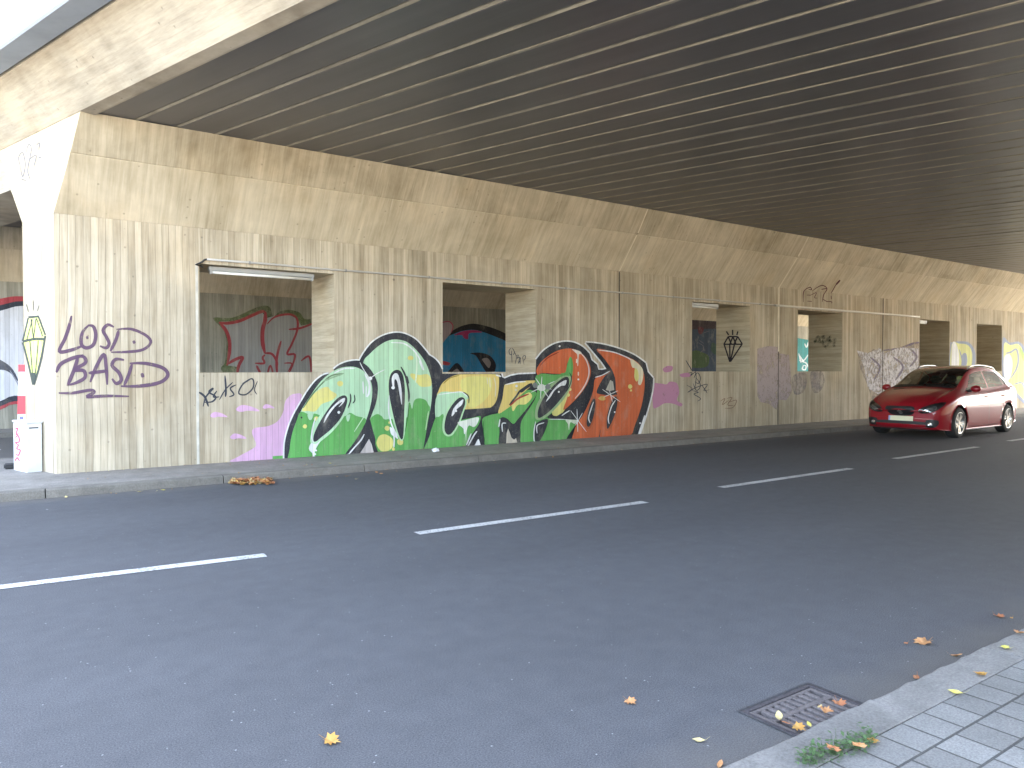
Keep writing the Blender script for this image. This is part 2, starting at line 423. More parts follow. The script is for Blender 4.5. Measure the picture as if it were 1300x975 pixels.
def haunch(y0,y1,sgnf,sgnb,parent,L,R,splits=()):
    prof = [(y0,HL+.002)]
    if sgnf: prof += [(y0-.50,HM),(y0-.501,HM+.010),(y0-.515,HM+.018),(y0-.80,HT)]
    else: prof += [(y0,HT)]
    back = [(y1,HL+.002)]
    if sgnb: back += [(y1+.50,HM),(y1+.50,HM+.022),(y1+.53,HM+.03),(y1+.80,HT)]
    else: back += [(y1,HT)]
    prof = prof + back[::-1]
    bm = bmesh.new(); cuts = ['L']+list(splits)+['R']
    for i in range(len(cuts)-1):
        a,b = cuts[i],cuts[i+1]
        fa = L if a=='L' else (lambda y,v=a+.008:v); fb = R if b=='R' else (lambda y,v=b-.008:v)
        sweep(bm, prof, (fa,fb))
    for f in bm.faces:
        c=f.calc_center_median()
        if c.z>HM+.01 and c.z<HT-.01: f.material_index=1
    return bm_obj('haunch', bm, [M['haunch'],M['band']], parent)
JX = [on_y(786,400,WN).x, on_y(988.5,400,WN).x, on_y(1121,400,WN).x, 27.3]
LX = on_y(250.5,450,WN).x
haunch(WN,WB,1,1,wall,lambda y:end_x(y),lambda y:end_x(y,QR),JX[:2]+[22.1,28.3])
# joint seams in the wall face
seam = simple('joint_filler',(.72,.65,.50),.8,0,.15,4); dark = simple('dark_joint',(.06,.05,.04),.9)
def seam_part(x, w, z0, z1, mat, tail=False, name='joint'):
    bm = bmesh.new(); box(bm,(x-w/2,WN-.006,z0),(x+w/2,WN+.01,z1))
    if tail:
        for (ya,za),(yb,zb) in (((WN,HL),(WN-.50,HM)),((WN-.53,HM+.03),(WN-.80,HT))):
            nv = Vector((0,-(zb-za),(yb-ya))).normalized()*-.006; nv = Vector((0,nv.y,nv.z)); 
            if nv.z>0: nv = -nv
            p=[Vector((x-w/2,ya,za)),Vector((x+w/2,ya,za)),Vector((x+w/2,yb,zb)),Vector((x-w/2,yb,zb))]
            quad(bm,[q+nv for q in p])
    bm_obj(name,bm,mat,wall)
seam_part(LX,.034,.09,2.96,simple('thin_joint_filler',(.56,.53,.45),.8,0,.2,6))
seam_part(JX[0],.022,.09,HL,dark); seam_part(JX[0],.03,HL-.02,HL-.01,seam,True)
seam_part(JX[1],.05,1.9,HL,seam,True)
seam_part(JX[1],.025,.09,1.9,dark)
seam_part(JX[2],.03,.09,HL,dark)
wall['label'] = 'beige board-marked concrete wall with square window openings and the large green and orange graffiti'
# light ledge above the openings between first joint and the far lamp
# ---- back wall of the second passage
BN = 20.7
bwall = thing('underpass_wall','concrete wall of the second passage, seen through the window openings','wall',(end_x(BN)-13,BN,0))
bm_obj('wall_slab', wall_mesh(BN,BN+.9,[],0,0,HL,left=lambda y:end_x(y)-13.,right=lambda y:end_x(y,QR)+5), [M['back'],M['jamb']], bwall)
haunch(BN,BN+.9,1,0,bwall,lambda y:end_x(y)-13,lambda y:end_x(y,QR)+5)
# ---- wall behind the camera's own pavement
nwall = thing('underpass_wall','concrete wall on the near side of the underpass behind the block paving','wall',(end_x(-4.5),-4.5,0))
bm_obj('wall_slab', wall_mesh(-4.5,-3.5,[],0,0,HT), [M['wall'],M['jamb']], nwall)
# ---- beam over the mouth of the second passage: part of the deck
deck = thing('bridge_deck','dark ribbed bridge soffit with a pale concrete edge beam, crossing above the road','bridge',tuple(E*Q0+D*3)[:2]+(HT,))
def qd(q,d,z): v = E*q + D*d; return Vector((v.x,v.y,z))
def dbox(bm,q0,q1,d0,d1,z0,z1,mi=0):
    v=[bm.verts.new(qd(q,d,z)) for q in (q0,q1) for d in (d0,d1) for z in (z0,z1)]
    for f in ((0,1,3,2),(4,6,7,5),(0,4,5,1),(2,3,7,6),(0,2,6,4),(1,5,7,3)): bm.faces.new([v[i] for i in f]).material_index=mi
def dprof(bm,prof,d0,d1,mi=0,n=1):
    rings=[[bm.verts.new(qd(q,d0+(d1-d0)*k/n,z)) for q,z in prof] for k in range(n+1)]
    N=len(prof)
    for k in range(n):
        for i in range(N): bm.faces.new((rings[k][i],rings[k][(i+1)%N],rings[k+1][(i+1)%N],rings[k+1][i])).material_index=mi
    bm.faces.new(rings[0]).material_index=mi; bm.faces.new(rings[-1][::-1]).material_index=mi
D0,D1 = -9.0,26.0
def dval(y,q): # d coordinate of a point on line q at given y
    return (y-E.y*q)/D.y
bm = bmesh.new()
dprof(bm,[(Q0-.01,HT-.005),(Q0+.13,HT-.02),(Q0+.155,HT-.02),(Q0+.155,5.62),(Q0-.49,5.62),(Q0-.49,5.112)],D0,D1)
bm_obj('edge_beam',bm,M['beam'],deck)
fascia = simple('fascia_concrete',(.33,.37,.42),.7,0,.15,2)
bm = bmesh.new()
dprof(bm,[(Q0+.4,5.622),(Q0-.492,5.622),(Q0-.492,5.16),(Q0-.53,5.16),(Q0-.53,5.115),(Q0-.80,5.10),(Q0-.82,5.12),(Q0-.82,5.24),(Q0-.70,5.9),(Q0+.4,5.90)],D0,D1)
bm_obj('deck_overhang',bm,fascia,deck)
bm = bmesh.new()
dprof(bm,[(QR-.02,HT-.02),(QR+.25,HT+.1),(QR+.25,5.75),(QR-.02,5.75)],D0,D1); bm_obj('edge_beam',bm,M['beam'],deck)
bm = bmesh.new(); dbox(bm,Q0+.16,QR-.03,D0,D1,HT+.22,HT+.9); bm_obj('deck_slab',bm,M['soffit'],deck)
pb = bmesh.new(); sb = bmesh.new(); q = Q0+.158; PW = .4575; rr = random.Random(5)
i = 0
while q < QR-.05:
    q1 = min(q+PW, QR-.025); g = .062
    dz = rr.uniform(-.006,.006)
    dprof(pb,[(q,HT+.006+dz),(q1-g,HT+.006+dz),(q1-g,HT+.2),(q,HT+.2)],D0,D1)
    wd_s = .018+.026*rr.random()
    dprof(sb,[(q1-wd_s,HT+.002+dz+.012*rr.random()),(q1-.001,HT+.003+dz),(q1-.001,HT+.21),(q1-wd_s,HT+.21)],D0,D1)
    q = q1; i += 1
print('panels',i)
bm_obj('soffit_panels',pb,M['soffit'],deck); bm_obj('joint_strips',sb,M['strip'],deck)
bm = bmesh.new(); dbox(bm,QR+.26,QR+4.6,dval(12.4,QR),D1,HT+.02,HT+.9); bm_obj('added_shade_slab',bm,M['soffit'],deck)  # unseen slab added to shade the right end of the second passage
# portal beam over the second passage
bm = bmesh.new(); zl = 3.98
da,db = dval(WB,Q0), dval(BN,Q0)
pts = [(da-.02,HT),(da-.02,3.55),(da+.42,zl),(db-.42,zl),(db+.02,3.55),(db+.02,HT)]
a=[bm.verts.new(qd(Q0+.003,d,z)) for d,z in pts]; b=[bm.verts.new(qd(Q0+.9,d,z)) for d,z in pts]
for k in range(6): bm.faces.new((a[k],a[(k+1)%6],b[(k+1)%6],b[k]))
bm.faces.new(a); bm.faces.new(b[::-1]); bm_obj('portal_beam',bm,M['beam'],deck)

# ================================================================== things on the wall
pipe = simple('conduit_plastic',(.46,.44,.40),.45,0,.08,5)
cx0,cx1 = on_y(262,330,WN).x, on_y(1165,402,WN).x
cond = thing('cable_conduit','thin grey cable conduit running along the wall above the window openings','conduit',(cx0,WN-.02,3.03))
bm = bmesh.new(); tube(bm,[(cx0+(cx1-cx0)*k/24,WN-.022,3.03+.003*math.sin(k*2.1)) for k in range(25)],.016,8); bm_obj('pipe',bm,pipe,cond,smooth=True)
bm = bmesh.new(); tube(bm,[(JX[1]-.2+(cx1-JX[1]+.2)*k/12,WN-.05,3.022) for k in range(13)],.026,10); bm_obj('casing_pipe',bm,simple('pale_pipe_plastic',(.66,.62,.54),.4,0,.05),cond,smooth=True)
bm = bmesh.new(); tube(bm,[(cx0,WN-.022,3.03),(cx0-.03,WN-.024,3.02),(cx0-.06,WN-.022,2.99),(WIN[0][0]-.05,WN-.018,2.94),(WIN[0][0]+.03,WN+.01,2.93),(WIN[0][0]+.07,WN+.10,2.93)],.013,8); bm_obj('cable',bm,simple('black_cable',(.03,.03,.03),.5),cond,smooth=True)
x=cx0+.6; clipm=simple('clip_metal',(.35,.35,.34),.4,.6)
while x<cx1:
    cb=bmesh.new(); box(cb,(x-.012,WN-.042,3.008),(x+.012,WN+.002,3.052)); bm_obj('clip',cb,clipm,cond); x+=1.5
lampwhite = simple('lamp_housing',(.40,.40,.38),.4,0,.06,5); diff = simple('lamp_diffuser',(.80,.79,.72),.25,0,.03,3)
def lamp(x0,x1,y,label,parts=True,first=None):
    t = thing('tube_lamp',label,'lamp',((x0+x1)/2,y,2.9),group='tube lamps under the lintels')
    bm = bmesh.new(); box(bm,(x0,y-.05,2.895),(x1,y+.05,2.955)); bmesh.ops.bevel(bm,geom=bm.edges[:],offset=.008,segments=2,affect='EDGES'); bm_obj('housing',bm,lampwhite,t)
    bm = bmesh.new(); tube(bm,[(x0+.04,y-.01,2.872),(x1-.04,y-.01,2.872)],.022,12); bm_obj('tube',bm,diff,t,smooth=True)
    for xx in (x0+.015,x1-.04):
        bm = bmesh.new(); box(bm,(xx,y-.045,2.845),(xx+.025,y+.03,2.894)); bm_obj('end_cap',bm,lampwhite,t)
    return t
w0 = WIN[0]; lamp(w0[0]+.16,w0[1]-.28,WN+.16,'long tube lamp fixed under the lintel of the largest, leftmost window opening')
w2 = WIN[2]; lamp(w2[0]+.02,w2[0]+.98,WN+.12,'pale tube lamp in the window opening with the black diamond drawing')
w4 = WIN[4]; lamp(w4[0]+.02,w4[0]+.75,WN+.2,'small tube lamp in the dark window opening behind the red car')
# crumpled paper
def blob(name,c,r,mat,seed,label,cat):
    bm = bmesh.new(); bmesh.ops.create_icosphere(bm,subdivisions=3,radius=1); rr=random.Random(seed)
    from mathutils import noise
    for v in bm.verts:
        k = 1+.45*noise.noise(v.co*2.1+Vector((seed,0,0)))+.25*noise.noise(v.co*5+Vector((0,seed,0))); v.co = Vector((v.co.x*r[0],v.co.y*r[1],max(v.co.z,-.6)*r[2]))*k
    o = bm_obj(name,bm,mat,local=True); o.location=c; tag(o,label,cat); return o
p = on_z(553,574,.1); blob('crumpled_paper',(p.x,p.y,.13),(.06,.045,.036),simple('white_paper',(.78,.78,.78),.8),4,'crumpled white paper lying on the far kerb under the green graffiti','litter')
# ================================================================== GRAFFITI
wf = lambda x,y: on_y(x,y,WN)
NF = (0,-1,0)
BLK=(.043,.044,.050); WHT=(.72,.72,.70); MINT=(.42,.62,.40); GRN=(.125,.36,.10); YEL=(.66,.60,.20); GOLD=(.68,.52,.17); ORG=(.56,.135,.055); PNK=(.60,.37,.52); CRM=(.66,.60,.42)
g = Mural('graffiti',wf,NF,wall,'large bubble-letter graffiti, green turning yellow and orange with thick black outline',(340,410),5.0,.00035)
X=1250 # offset of the right-hand sheet
def R(*pts): return [(a+X,b) for a,b in pts]
pink=[(-225,885),(-190,850),(-100,800),(-75,770),(-100,700),(-85,668),(0,655),(60,625),(95,570),(110,500),(140,462),(170,450),(215,455),(190,540),(130,640),(110,800),(110,890)]
g.poly(pink,PNK)
for c,rx,ry in (((-312,585),55,20),((-128,545),75,24),((5,532),38,16),((-188,722),52,20)): g.poly([(c[0]-rx,c[1]+4),(c[0]-rx*.5,c[1]-ry),(c[0]+rx*.4,c[1]-ry*.5),(c[0]+rx,c[1]+ry*.6),(c[0],c[1]+ry*.5),(c[0]-rx*.6,c[1]+ry*.8)],PNK)
g.poly([(30,845),(110,840),(112,885),(30,885)],GRN,False)
segs=[([(105,900),(104,820),(110,740),(135,650),(165,580),(205,510),(250,435),(300,370),(350,332),(385,322)],1),
 ([(385,322),(418,322),(418,293)],0),
 ([(418,293),(450,268),(500,247),(560,238),(578,245)],1),
 ([(578,245),(605,195),(655,130),(715,88),(780,66),(835,63),(885,76),(940,108),(990,163),(1022,204)],1),
 ([(1022,204),(1055,225),(1085,258),(1104,295)],1),
 ([(1104,295),(1106,322),(1300,322),(1480,322)],0),
 ([(1480,322),(1487,345),(1502,352),(1540,336),(1590,326),(1698,322)],0),
 ([(1698,322),(1702,232)],0),
 ([(1702,232),(1745,180),(1800,142),(1850,124),(1900,119),(1950,128),(2000,155),(2040,195)],1),
 ([(2040,195),(2052,235),(2088,265),(2096,296),(2120,298),(2148,292)],0),
 ([(2148,292),(2120,250),(2070,190),(2015,124)],0),
 ([(2015,124),(2070,128),(2150,142),(2250,172),(2330,208),(2396,255)],1),
 ([(2396,255),(2410,312),(2444,350)],0),
 ([(2444,350),(2438,430),(2408,550),(2372,660),(2345,730),(2300,760)],1),
 ([(2300,760),(1900,790),(1300,860),(400,905)],0)]
sil=[]
for P_,sm in segs:
    sil += ([(p.x,p.y) for p in catmull(P_,False,4)] if sm else list(P_))[:-1]
for k in (0,2,3,4,6,8,9,10,11,12,13): g.line(segs[k][0],18,WHT,False,smooth=bool(segs[k][1]))
g.poly(sil,BLK,False)
# letter 2 (tall arch)
a2=[(603,258),(650,192),(710,140),(770,110),(830,106),(890,126),(950,182),(1000,252),(1030,335),(1042,420),(1034,520),(1012,640),(985,800),(975,822),(700,835),(682,740),(655,640),(640,560),(640,400)]
g.poly(a2,MINT)
g.poly([(655,640),(652,605),(690,578),(720,590),(740,612),(780,608),(830,615),(870,605),(888,585),(892,515),(902,508),(914,545),(928,492),(960,478),(1000,490),(1018,520),(1028,545),(1012,640),(985,800),(975,822),(700,835),(682,740)],GRN)
g.poly([(960,330),(1010,325),(1032,350),(1036,395),(1005,405),(965,402),(935,370),(905,340),(910,320)],YEL); g.dot((905,222),20,YEL,14)
g.line([(780,125),(860,130),(920,170),(960,225),(990,300)],9,WHT); g.line([(935,190),(945,260),(935,380)],10,(.62,.72,.52)); g.line([(960,240),(985,300)],10,WHT)
g.line([(1018,560),(1000,680)],7,(.45,.65,.35))
# yellow blobs at its foot
g.dot((738,762),52,YEL,56,12); g.dot((756,668),16,YEL); g.dot((838,755),20,YEL); g.dot((770,632),8,YEL); g.dot((795,800),10,YEL)
# hole of letter 2
g.poly([(845,748),(815,700),(780,570),(756,430),(762,335),(798,293),(840,292),(872,335),(884,430),(878,560),(866,710)],(.45,.66,.40))
g.poly([(845,738),(822,690),(788,560),(766,430),(772,340),(800,302),(835,302),(858,340),(868,430),(864,560),(858,710)],BLK)
g.poly([(792,415),(784,355),(800,322),(826,330),(846,420),(848,520),(832,440),(818,370),(802,360),(800,408)],WHT); g.dot((793,410),11,WHT)
g.line([(842,278),(872,340),(892,440),(892,500)],12,BLK); g.line([(880,335),(892,385)],8,BLK); g.line([(893,520),(885,600),(868,690)],6,(.06,.2,.05))
g.line([(768,460),(765,560),(785,650),(820,715)],9,WHT); g.line([(795,690),(800,740),(797,790)],9,WHT); g.poly([(770,660),(800,680),(825,735),(800,720),(780,705)],WHT)
# letter 1: ring then fill
g.poly([(560,239),(615,262),(660,310),(692,380),(694,450),(680,520),(650,600),(640,650),(690,800),(700,850),(640,860),(440,890),(470,700),(600,420),(540,300)],BLK)
a1=[(136,890),(136,800),(150,710),(178,625),(215,545),(262,470),(330,375),(395,318),(460,285),(540,278),(600,302),(642,352),(660,420),(650,520),(612,640),(560,735),(500,815),(445,880),(300,895)]
g.poly(a1,MINT)
g.poly([(205,565),(250,578),(265,605),(290,575),(340,588),(420,600),(490,590),(520,570),(560,590),(620,610),(600,665),(560,735),(500,815),(445,880),(300,895),(136,890),(136,800),(150,710),(178,625)],GRN)
g.poly([(215,555),(258,482),(320,425),(375,405),(395,428),(435,455),(405,490),(340,515),(300,560),(250,558)],YEL); g.dot((456,385),18,YEL); g.dot((233,656),13,YEL); g.dot((305,608),15,YEL)
g.line([(222,540),(275,460),(340,385),(400,335),(475,320)],9,(.12,.2,.1)); g.line([(350,370),(410,345),(480,320)],10,(.25,.38,.22))
g.line([(415,320),(480,290),(550,288)],9,WHT); g.line([(610,320),(640,380),(640,440),(625,470)],13,WHT); g.line([(600,370),(605,450)],9,WHT); g.line([(622,400),(620,470)],7,WHT)
g.poly([(495,590),(520,580),(512,620),(500,622)],MINT); g.poly([(250,580),(285,575),(275,612),(258,612)],MINT)
g.line([(545,690),(590,620),(610,590)],6,(.5,.7,.45))
g.poly([(268,760),(272,700),(300,625),(360,545),(430,470),(480,448),(516,470),(508,530),(470,610),(405,690),(340,745),(300,770)],(.45,.66,.42))
g.poly([(286,745),(292,700),(330,622),(390,532),(440,477),(480,459),(500,476),(495,522),(460,602),(400,672),(340,722),(302,752)],BLK)
g.poly([(352,635),(365,590),(400,540),(450,492),(485,476),(478,505),(445,535),(470,500),(430,525),(390,575)],WHT); g.dot((447,567),9,WHT)
g.line([(520,448),(522,490),(505,540)],8,BLK); g.line([(545,455),(548,490),(535,510)],7,BLK)
g.line([(300,600),(282,660),(275,720),(285,760)],8,WHT); g.poly([(258,790),(272,762),(300,768),(330,748),(300,800),(292,850),(288,885),(280,885),(280,830),(262,810)],WHT); g.dot((303,808),6,WHT); g.dot((297,832),6,WHT)
g.dot((210,600),6,BLK)
# white stroke and bare triangle between the feet
g.line([(495,850),(545,790),(585,745),(608,705)],9,WHT); g.poly([(580,850),(605,790),(638,735),(655,770),(668,845)],(.50,.45,.42),False)
# sparkle between 1 and 2
g.line([(645,352),(690,320),(740,295)],5,WHT); g.line([(640,350),(600,290),(580,250)],5,WHT); g.dot((645,352),12,WHT)
# black shoulder right of letter 2 is part of the silhouette; letter 3
g.poly([(1078,432),(1100,385),(1140,352),(1190,330),(1250,326),(1452,326),(1462,345),(1460,420),(1446,490),(1420,528),(1380,542),(1250,548),(1120,520),(1070,470)],GOLD)
g.poly([(1220,360),(1400,345),(1410,430),(1350,510),(1270,530)],YEL)
g.poly([(1072,452),(1180,438),(1240,445),(1266,480),(1200,520),(1150,560),(1115,640),(1060,605)],MINT)
g.poly([(1058,605),(1080,596),(1110,582),(1112,690),(1135,716),(1160,692),(1200,625),(1300,600),(1345,592),(1335,640),(1295,700),(1252,770),(1240,815),(1000,825),(1020,720)],GRN)
g.line([(1078,455),(1180,440),(1230,440),(1262,470)],6,WHT); g.line([(1110,385),(1150,350),(1210,332)],6,(.3,.2,.05)); g.line([(1235,438),(1268,465),(1270,510)],7,BLK)
g.poly([(1190,600),(1185,580),(1225,552),(1300,545),(1400,538),(1455,528),(1470,560),(1380,575),(1300,598),(1240,600)],BLK)
g.poly([(1120,712),(1102,665),(1115,580),(1160,505),(1208,464),(1246,468),(1256,510),(1240,560),(1210,640),(1165,712)],(.42,.62,.36))
g.poly([(1130,705),(1115,662),(1130,580),(1170,512),(1210,474),(1240,477),(1247,510),(1230,560),(1200,640),(1160,700)],BLK)
g.poly([(1160,590),(1172,545),(1205,505),(1235,485),(1225,520),(1195,545),(1175,580)],WHT); g.dot((1188,558),7,WHT)
g.poly([(1200,630),(1240,618),(1330,598),(1322,640),(1300,660),(1270,650),(1255,690),(1252,750),(1246,690),(1225,660),(1210,650)],(.68,.70,.60))
g.line([(1240,655),(1242,705)],7,WHT); g.line([(1285,700),(1255,775)],9,WHT)
g.line([(1385,345),(1390,390)],6,CRM); g.line([(1402,345),(1405,410)],6,CRM); g.line([(1430,345),(1440,400),(1436,470)],7,CRM); g.line([(1440,330),(1475,340)],9,WHT)
# white strokes and bare triangle right of letter 3
g.line([(1262,785),(1300,715),(1322,685)],9,WHT); g.poly([(1305,800),(1325,740),(1332,735),(1345,790)],WHT,False)
g.poly(R((105,612),(150,585),(205,572),(245,548),(290,500),(340,455),(395,425),(445,438),(440,470),(385,545),(330,610),(300,640),(260,605),(225,600),(212,640),(208,790),(128,800),(115,700)),GRN)
g.poly(R((243,400),(262,388),(330,372),(410,365),(440,372),(380,430),(330,475),(310,505),(255,548),(205,572),(232,480)),GOLD)
g.poly(R((300,470),(345,470),(400,440),(420,470),(380,515),(330,520),(300,560),(290,520)),YEL)
g.line(R((250,392),(320,376),(380,372)),8,WHT); g.dot((1250+322,400),8,WHT); g.dot((1250+318,425),7,CRM)
g.line(R((280,525),(330,480),(400,450)),11,(.35,.06,.04)); g.line(R((275,520),(320,465),(345,430),(400,395)),12,BLK); g.line(R((345,440),(380,410),(420,385)),20,BLK)
g.poly(R((218,790),(214,680),(222,602),(262,612),(300,645),(338,600),(395,545),(440,480),(436,510),(380,580),(350,640),(348,780)),BLK)
g.poly(R((255,785),(258,700),(268,668),(292,735),(300,745),(318,730),(326,780)),(.58,.52,.42),False); g.line(R((232,690),(230,640),(255,635)),7,WHT); g.line(R((112,620),(112,690),(122,770)),4,(.05,.15,.05)); g.line(R((216,610),(208,660)),7,WHT)
# letter 5 green lower body
g.poly(R((352,622),(400,545),(440,478),(452,420),(440,345),(480,322),(560,328),(630,318),(650,270),(672,222),(684,240),(680,310),(664,360),(650,430),(610,500),(560,560),(520,605),(700,612),(692,650),(650,710),(615,755),(500,770),(360,785),(347,700)),GRN)
g.poly(R((548,580),(558,520),(610,478),(642,430),(660,420),(650,500),(620,560),(585,588)),YEL)
g.poly(R((446,300),(470,255),(505,222),(560,185),(620,165),(680,165),(730,190),(772,238),(792,300),(780,362),(740,432),(685,495),(618,552),(640,480),(655,430),(668,360),(676,310),(664,225),(640,262),(640,300),(620,322),(560,322),(480,318),(456,330)),ORG)
g.poly(R((600,322),(630,312),(642,262),(660,215),(676,240),(678,300),(662,345)),GRN)
g.line(R((470,270),(520,220),(590,185)),7,(.25,.04,.02)); g.poly(R((672,166),(722,180),(735,200),(716,200),(712,265),(706,268),(706,205),(690,185)),(.68,.62,.52)); g.line(R((722,185),(762,235),(780,300),(770,360),(735,425),(690,480)),8,(.70,.60,.55)); g.line(R((712,310),(712,335)),8,(.7,.6,.5)); g.dot((1250+712,358),6,WHT); g.dot((1250+660,422),9,YEL); g.dot((1250+648,457),11,YEL); g.line(R((702,228),(700,255)),8,(.7,.6,.5))
g.poly(R((440,605),(444,530),(485,455),(545,385),(615,336),(668,345),(665,400),(622,480),(550,560),(485,610)),(.30,.42,.22))
g.poly(R((455,596),(460,540),(500,460),(560,392),(620,346),(650,350),(650,400),(610,470),(540,550),(480,596)),BLK)
g.poly(R((505,500),(540,440),(590,385),(635,362),(628,395),(600,400),(560,430),(535,470)),WHT); g.dot((1838,437),6,WHT)
g.line(R((655,315),(668,350),(650,410),(600,480)),6,BLK); g.line(R((525,610),(700,612)),5,WHT); g.line(R((520,618),(500,680),(470,740)),6,(.04,.12,.04))
g.poly(R((440,752),(432,690),(446,635),(518,610),(495,690),(465,750)),BLK); g.line(R((450,700),(450,650),(495,632)),7,WHT); g.line(R((440,625),(430,690),(432,750),(450,760)),7,WHT)
g.poly(R((632,614),(705,612),(690,640),(660,630),(652,680),(645,640)),(.6,.66,.5))
# sparkle on letter 5
for a,b in (((440,350),(520,470)),((410,440),(560,370)),((480,340),(470,480)),((420,390),(540,420))): g.line(R(a,((a[0]+b[0])/2,(a[1]+b[1])/2),b),5,WHT)
g.dot((1250+478,410),26,(.62,.64,.56),22); g.dot((1250+438,395),18,(.2,.22,.2)); g.dot((1250+518,405),18,(.2,.22,.2))
# black wedge between the two orange letters
g.poly(R((560,602),(640,555),(700,560),(742,572),(725,612),(600,608)),BLK); g.line(R((605,588),(630,570),(655,555)),7,WHT)
# last letter
g.poly(R((672,790),(690,665),(742,578),(788,480),(806,420),(818,352),(880,330),(915,300),(885,240),(826,168),(900,176),(1000,206),(1080,246),(1122,305),(1130,400),(1112,520),(1072,640),(1022,740),(862,760),(850,672),(822,760)),ORG)
g.poly(R((826,168),(880,235),(925,300),(945,360),(948,430),(955,455),(900,458),(850,452),(826,440),(842,395),(880,335),(915,305),(880,240)),BLK)
g.poly(R((884,425),(912,362),(930,372),(938,425),(910,432)),(.42,.40,.33),False); g.line(R((815,345),(860,332),(910,305)),6,WHT)
g.poly(R((752,650),(764,555),(795,478),(822,470),(828,530),(812,610),(782,672)),(.45,.12,.05)); g.poly(R((762,640),(772,562),(797,492),(815,482),(818,525),(804,600),(780,656)),BLK); g.line(R((785,635),(775,600),(792,540),(806,500)),7,WHT)
g.poly(R((882,680),(880,600),(905,510),(946,452),(968,500),(948,600),(915,668)),(.45,.12,.05)); g.poly(R((892,668),(890,600),(914,515),(945,465),(958,505),(938,590),(908,655)),BLK); g.line(R((905,640),(900,600),(920,530),(945,490)),7,WHT); g.dot((1250+940,565),5,WHT)
g.poly(R((1040,228),(1085,255),(1118,295),(1120,345),(1105,392),(1088,385),(1092,340),(1078,372),(1064,340),(1068,290),(1050,280)),CRM); g.poly(R((1068,290),(1085,300),(1092,345),(1080,372),(1066,345)),YEL)
g.line(R((835,172),(930,185),(1010,215),(1045,235)),7,WHT); g.dot((1250+1037,403),14,YEL); g.dot((1250+1043,428),7,YEL); g.dot((1250+860,478),22,(.6,.4,.12),14)
for a,b in (((860,420),(975,500)),((870,470),(960,430)),((905,425),(925,500))): g.line(R(a,((a[0]+b[0])/2,(a[1]+b[1])/2),b),4,WHT)
for a,b in (((660,555),(760,690)),((690,650),(735,570)),((700,545),(705,690))): g.line(R(a,((a[0]+b[0])/2,(a[1]+b[1])/2),b),4,WHT)
g.dot((2350,635),6,WHT); g.dot((1840,148),6,WHT)
g.done()
# faint pink clouds right of it
def tags(name,label,strokes,w,c,org,sc,proj=wf,nrm=NF,parent=None,extra=None):
    m = Mural(name,proj,nrm,parent or wall,label,org,sc)
    if extra: extra(m)
    for st in strokes:
        ww = w
        if isinstance(st[0],(int,float)): ww = st[0]; st = st[1]
        m.line(st,ww,c)
    return m.done()
pk = faded('worn_pink_paint',(.60,.27,.42),.25,.42,.7,2.2)
m = Mural('graffiti',wf,NF,wall,'blurred pink spray cloud between the orange letter and the black scribbles',(830,340),4.43)
m.poly([(-5,660),(30,650),(70,655),(90,640),(130,650),(142,700),(130,745),(160,765),(150,780),(110,765),(60,762),(20,785),(-5,780)],pk); m.poly([(50,570),(75,552),(105,555),(100,580),(65,588)],pk); m.poly([(145,600),(190,590),(205,610),(160,615)],pk); m.done()
PUR=faded('purple_marker',(.13,.075,.13),.28,.46,.80,6); 
C1=(0,350)
tags('graffiti','purple marker lettering in two lines with a zigzag underline',[
 (15,[(295,165),(285,210),(268,260),(245,312),(290,308),(345,288)]),
 (15,[(365,205),(340,235),(335,280),(355,298),(385,285),(395,245),(385,210),(362,205)]),(10,[(358,250),(362,262)]),
 (14,[(470,212),(445,203),(425,225),(440,255),(450,280),(438,298),(412,290)]),
 (14,[(490,225),(478,265),(455,312)]),(12,[(480,222),(540,220),(600,245),(622,275),(590,305),(530,314),(458,316)]),(12,[(550,268),(556,280)]),
 (16,[(232,400),(250,365),(295,342),(345,328)]),(16,[(322,335),(305,390),(278,455)]),(15,[(315,335),(345,335),(352,360),(305,388),(345,392),(350,420),(318,440),(282,452)]),
 (15,[(372,440),(395,380),(428,325),(438,380),(442,450)]),(14,[(365,402),(400,398),(445,392)]),
 (15,[(512,348),(478,345),(462,370),(490,400),(500,430),(480,445),(462,425)]),
 (14,[(545,365),(530,410),(512,452)]),(15,[(535,362),(600,362),(670,380),(692,410),(660,440),(580,455),(498,456)]),(14,[(585,402),(590,420)]),
 (13,[(242,484),(300,484),(372,472),(388,482),(358,500),(440,496),(532,498)])],14,PUR,C1,3.251)
GB=faded('black_marker',(.05,.055,.07),.25,.38,.9,9)
tags('graffiti','thin black scrawled tag under the leftmost window opening',[(9,[(820,480),(845,500),(860,540)]),(7,[(838,540),(850,500),(880,465),(862,480),(890,500),(875,520),(840,522)]),(6,[(895,475),(880,500),(905,500)]),(8,[(928,412),(932,470),(930,500)]),(5,[(905,512),(930,470),(960,440)]),(6,[(975,450),(950,465),(965,490),(945,500)]),(6,[(1000,445),(1040,425),(1045,460),(1015,490),(985,485),(1000,450),(1030,430)]),(4,[(1062,435),(1050,470),(1060,490)])],7,GB,C1,3.251)
